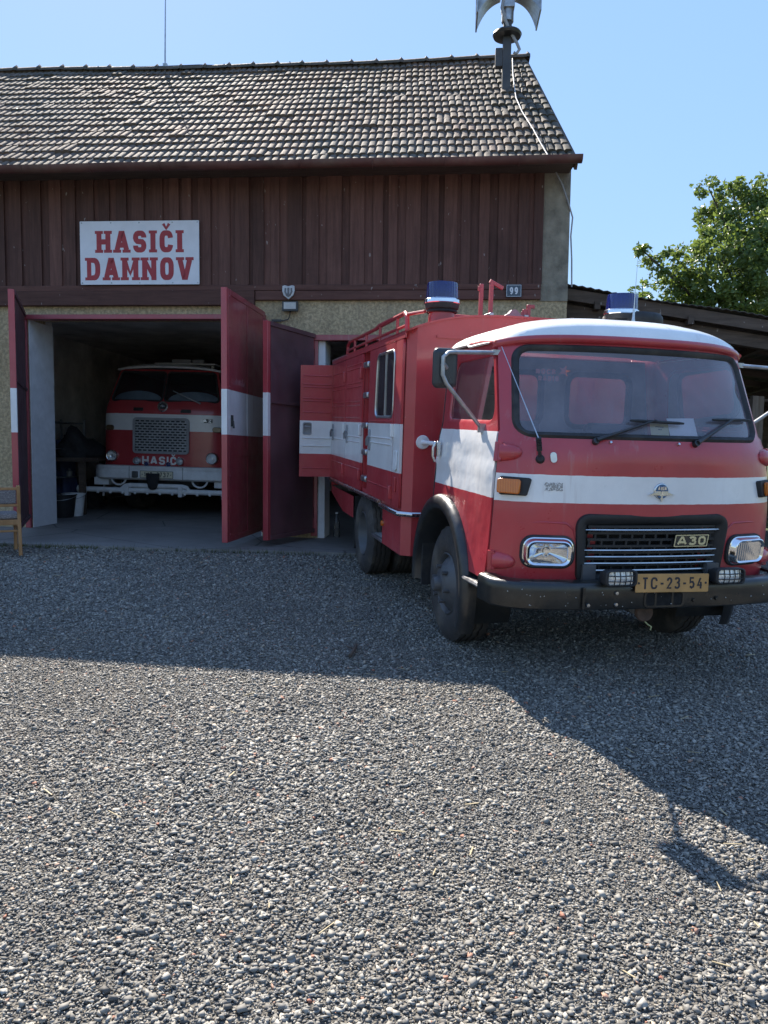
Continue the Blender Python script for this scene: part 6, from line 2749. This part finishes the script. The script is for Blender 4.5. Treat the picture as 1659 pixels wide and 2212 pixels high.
def heap(name, loc, sx, sy, sz, mt, lab, cat, seed):
    rr = random.Random(seed)
    bm = bmesh.new()
    bmesh.ops.create_icosphere(bm, subdivisions=3, radius=1)
    ph = [rr.uniform(0, 6) for _ in range(6)]
    for v_ in bm.verts:
        k = 1 + .22 * math.sin(3.1 * v_.co.x + ph[0]) * math.sin(4 * v_.co.y + ph[1]) + .14 * math.sin(7 * v_.co.z + ph[2] + 5 * v_.co.x) + .07 * math.sin(13 * v_.co.y + ph[3])
        v_.co = V((v_.co.x * sx * k, v_.co.y * sy * k, max(-.05, v_.co.z) * sz * k))
    me = bpy.data.meshes.new(name)
    bm.to_mesh(me)
    bm.free()
    for f_ in me.polygons:
        f_.use_smooth = True
    me.materials.append(mt)
    o = bpy.data.objects.new(name, me)
    col.objects.link(o)
    o.location = loc
    return tag(o, lab, cat)


heap('cloth_heap', be.matrix_world @ V((0, -.5, .88)), .33, .5, .42, M['dark_stuff'], 'dark heap of cloth lying on the garage bench', 'cloth heap', 3)
heap('hose_bag', slab_at(178, 1098) + V((-.05, .35, 0)), .30, .35, .45, M['dark_stuff'], 'dark sack slumped on the floor beside the fire engine', 'sack', 5)

# plastic bottle by the second bay
p = on_slab(727, 1160)
mb = MB()
mb.lathe([(0, .004), (.040, .0), (.043, .012), (.042, .07), (.038, .10), (.043, .13), (.043, .19), (.034, .235), (.015, .275), (.014, .30)], None, 20)
bo = mb.build('water_bottle', glass('clear_plastic', (.86, .88, .90), .05), None, mat=Matrix.Translation(V((p.x, p.y, slab(p.x, p.y)))))
tag(bo, 'clear plastic bottle standing on the concrete behind the red truck', 'bottle')
mb = MB()
mb.lathe([(.017, .30), (.017, .318), (0, .319)], None, 14)
mb.build('cap', M['white'], bo)

# ------------------------------------------------------------------ chair at the left edge
pc = on_yard(45, 1201)
pc.z = yard(pc.x, pc.y)
sc_ = .95
chm = Matrix.Translation(pc) @ Matrix.Rotation(R(31), 4, 'Z')
ch = empty('wooden_chair', chm)
tag(ch, 'wooden chair with patterned grey upholstery at the left door post', 'chair')
PXC = FOC / pc.y
hh = lambda y: (1201 - y) / PXC
CW = .46
for x in (0, -CW):
    mb = MB()
    for a, b in (((x, 0, 0), (x - .006, .02, hh(1108))), ((x - .006, .02, hh(1108)), (x - .012, -.03, hh(1047)))):
        mb.bar(a, b, .034, .040, up=(0, 1, 0))
    mb.build('rear_leg', M['wood_chair'], ch, bevel=.006)
    mb = MB()
    mb.bar((x - .005, .42, 0), (x - .005, .40, hh(1118)), .036, .036, up=(0, 1, 0))
    mb.build('front_leg', M['wood_chair'], ch, bevel=.005)
mb = MB()
mb.bar((-CW, .01, hh(1127)), (0, .01, hh(1127)), .022, .055)
mb.bar((-CW, .41, hh(1127)), (0, .41, hh(1127)), .022, .055)
for x in (-.005, -CW + .005):
    mb.bar((x, .0, hh(1128)), (x, .41, hh(1128)), .022, .05)
    mb.bar((x, .0, hh(1146)), (x, .41, hh(1146)), .018, .025)
mb.bar((-CW, .015, hh(1146)), (0, .015, hh(1146)), .018, .022)
mb.build('rail', M['wood_chair'], ch, bevel=.004)
mb = MB()
mb.box(-CW - .01, .004, .02, .43, hh(1121), hh(1108))
mb.build('seat', M['cloth'], ch, bevel=.018)
mb = MB()
mb.bar((-CW - .01, -.022, hh(1054)), (-.01, -.022, hh(1054)), .026, .030)
mb.bar((-CW - .01, .0, hh(1090)), (-.01, .0, hh(1090)), .024, .028)
mb.build('back_rail', M['wood_chair'], ch, bevel=.005)
mb = MB()
mb.bar((-CW / 2 - .01, .0, hh(1087)), (-CW / 2 - .012, -.018, hh(1057)), CW - .04, .035, up=(0, 1, 0))
mb.build('backrest', M['cloth'], ch, bevel=.01)


# ------------------------------------------------------------------ trees and bushes beyond
def leaves(mb, c, rad, n, size, rng_, droop=.3, twig=None):
    for i in range(n):
        d = V((rng_.gauss(0, 1), rng_.gauss(0, 1), rng_.gauss(0, 1))).normalized() * rad * (rng_.random() ** .45)
        d.z *= .85
        p = c + d
        L_ = size * rng_.uniform(.7, 1.3)
        ax = V((rng_.gauss(0, 1), rng_.gauss(0, 1), rng_.gauss(-droop, .7))).normalized()
        sd_ = ax.cross(V((rng_.gauss(0, 1), rng_.gauss(0, 1), rng_.gauss(0, 1)))).normalized()
        up_ = ax.cross(sd_)
        w_ = L_ * .30
        mid = p + ax * L_ * .5
        mb.add([p, mid + sd_ * w_ + up_ * w_ * .35, p + ax * L_ - up_ * L_ * .12, mid - sd_ * w_ + up_ * w_ * .35, mid - up_ * .0], [(0, 4, 1), (1, 4, 2), (2, 4, 3), (3, 4, 0)])


def wpt(x, y, d):
    dd = ((x - CX) / FOC) * CR - ((y - CY) / FOC) * CU + _fw
    return EYE + dd * (d / dd.y)


rg = random.Random(21)
tr = empty('apple_tree', Matrix.Translation(V((9.6, 18.5, 0))))
tag(tr, 'broad leafy fruit tree rising behind the shed roof', 'tree')
inv = Matrix.Translation(V((-9.6, -18.5, 0)))
blobs = []
# limbs reach into the crown; foliage hangs round their ends
crown = [((1625, 500), 18.5, 1.05), ((1560, 560), 18.0, .85), ((1655, 590), 17.6, 1.1), ((1500, 600), 18.6, .62), ((1545, 500), 19.0, .60), ((1605, 440), 19.2, .46), ((1560, 650), 17.8, .8),
         ((1470, 640), 18.4, .45), ((1440, 590), 18.3, .36), ((1405, 560), 18.3, .26), ((1545, 430), 18.8, .32), ((1530, 405), 18.6, .22), ((1655, 425), 18.8, .5), ((1720, 500), 18.5, 1.4), ((1740, 640), 18.5, 1.4), ((1790, 450), 19.5, 1.0), ((1620, 690), 18.2, .9),
         ((1385, 538), 18.2, .14), ((1455, 555), 18.6, .3), ((1500, 545), 18.8, .34), ((1512, 470), 18.9, .22), ((1580, 405), 18.9, .24), ((1480, 690), 18.3, .5), ((1430, 650), 18.5, .22)]
for (xy, d, r_) in crown:
    blobs.append((wpt(*xy, d), r_))
mb = MB()
for c, r_ in blobs:
    nsub = max(4, int(58 * r_ ** 2))
    for k in range(nsub):
        o = V((rg.gauss(0, 1), rg.gauss(0, 1) * 1.2, rg.gauss(0, 1))).normalized() * r_ * rg.uniform(.35, 1.05)
        leaves(mb, c + o, rg.uniform(.14, .30) * (1 if r_ > .4 else .7), int(rg.uniform(30, 46)), .118, rg)
mb.v = [inv @ p for p in mb.v]
mb.build('crown', M['leaf'], tr, smooth=0)
mb = MB()
base = V((0, 0, 0))
top = V((.1, .1, 3.6))
mb.tube([(0, 0, -.2), (.05, 0, 1.2), (.0, .05, 2.4), top], [.24, .19, .17, .15], 10)
mb.build('trunk', M['bark'], tr)
mb = MB()
for c, r_ in blobs:
    e = inv @ c
    s_ = top.lerp(V((0, .05, 2.2)), rg.random())
    m1 = s_.lerp(e, .45) + V((rg.uniform(-.2, .2), rg.uniform(-.2, .2), .25))
    mb.tube([s_, m1, s_.lerp(e, .75) + V((0, 0, .12)), e], [.075, .05, .03, .012], 6)
mb.build('branch', M['bark'], tr)

# feathery seedling on the shed roof line
sb_ = wpt(1386, 640, 12.5)
mb = MB()
stem = [sb_ + V((0, 0, -1.6)), sb_ + V((0, 0, -.3)), sb_ + V((.01, 0, .12)), sb_ + V((.0, 0, .30))]
mb.tube(stem, [.02, .012, .008, .003], 6)
sap = mb.build('ash_seedling', M['bark'], None)
tag(sap, 'thin pale ash seedling with feathery leaves behind the shed roof', 'seedling')
mb = MB()
for k in range(17):
    z = -.28 + .55 * (k / 17) + rg.uniform(-.03, .03)
    a = k * 2.4 + rg.uniform(-.4, .4)
    L_ = rg.uniform(.24, .36) * (1 - .4 * (k / 17))
    p0_ = sb_ + V((0, 0, z))
    dr = V((math.cos(a), math.sin(a), rg.uniform(.3, .9)))
    for j in range(9):
        t = (j + 1) / 9
        q_ = p0_ + dr * L_ * t + V((0, 0, -.20 * t * t))
        for s_ in (-1, 1):
            n_ = V((-math.sin(a), math.cos(a), 0)) * s_
            tip = q_ + (n_ * .8 + dr * .4 + V((0, 0, rg.uniform(-.3, .1)))) * .070
            sd_ = (dr + V((0, 0, .6))) * .014
            mb.add([q_, q_.lerp(tip, .5) + sd_, tip, q_.lerp(tip, .5) - sd_], [(0, 1, 2, 3)])
mb.build('leaves', M['leaf_pale'], sap, smooth=0)

# sunlit bushes seen through the back of the shed
for (cx_, cy_, cz_, r_, lab) in ((7.9, 19.0, 1.0, 1.1, 'sunlit green bush behind the shed, nearest the barn'), (10.2, 18.6, .9, 1.2, 'sunlit green bush seen through the gap between the shed posts'), (12.6, 19.2, 1.1, 1.3, 'sunlit green bush behind the far end of the shed')):
    bu = empty('bush', Matrix.Translation(V((cx_, cy_, 0))))
    tag(bu, lab, 'bush', 'bushes behind the shed')
    mb = MB()
    for k in range(60):
        o = V((rg.gauss(0, 1), rg.gauss(0, 1), rg.gauss(0, .9))).normalized() * r_ * rg.uniform(.3, 1)
        leaves(mb, V((0, 0, cz_)) + o, .22, 22, .085, rg)
    mb.build('foliage', M['leaf'], bu, smooth=0)
    mb = MB()
    for k in range(5):
        a = k * 1.3
        mb.tube([(0, 0, 0), (.2 * math.cos(a), .2 * math.sin(a), cz_ * .6), (.6 * math.cos(a), .6 * math.sin(a), cz_ * 1.2)], [.04, .03, .01], 6)
    mb.build('stem', M['bark'], bu)
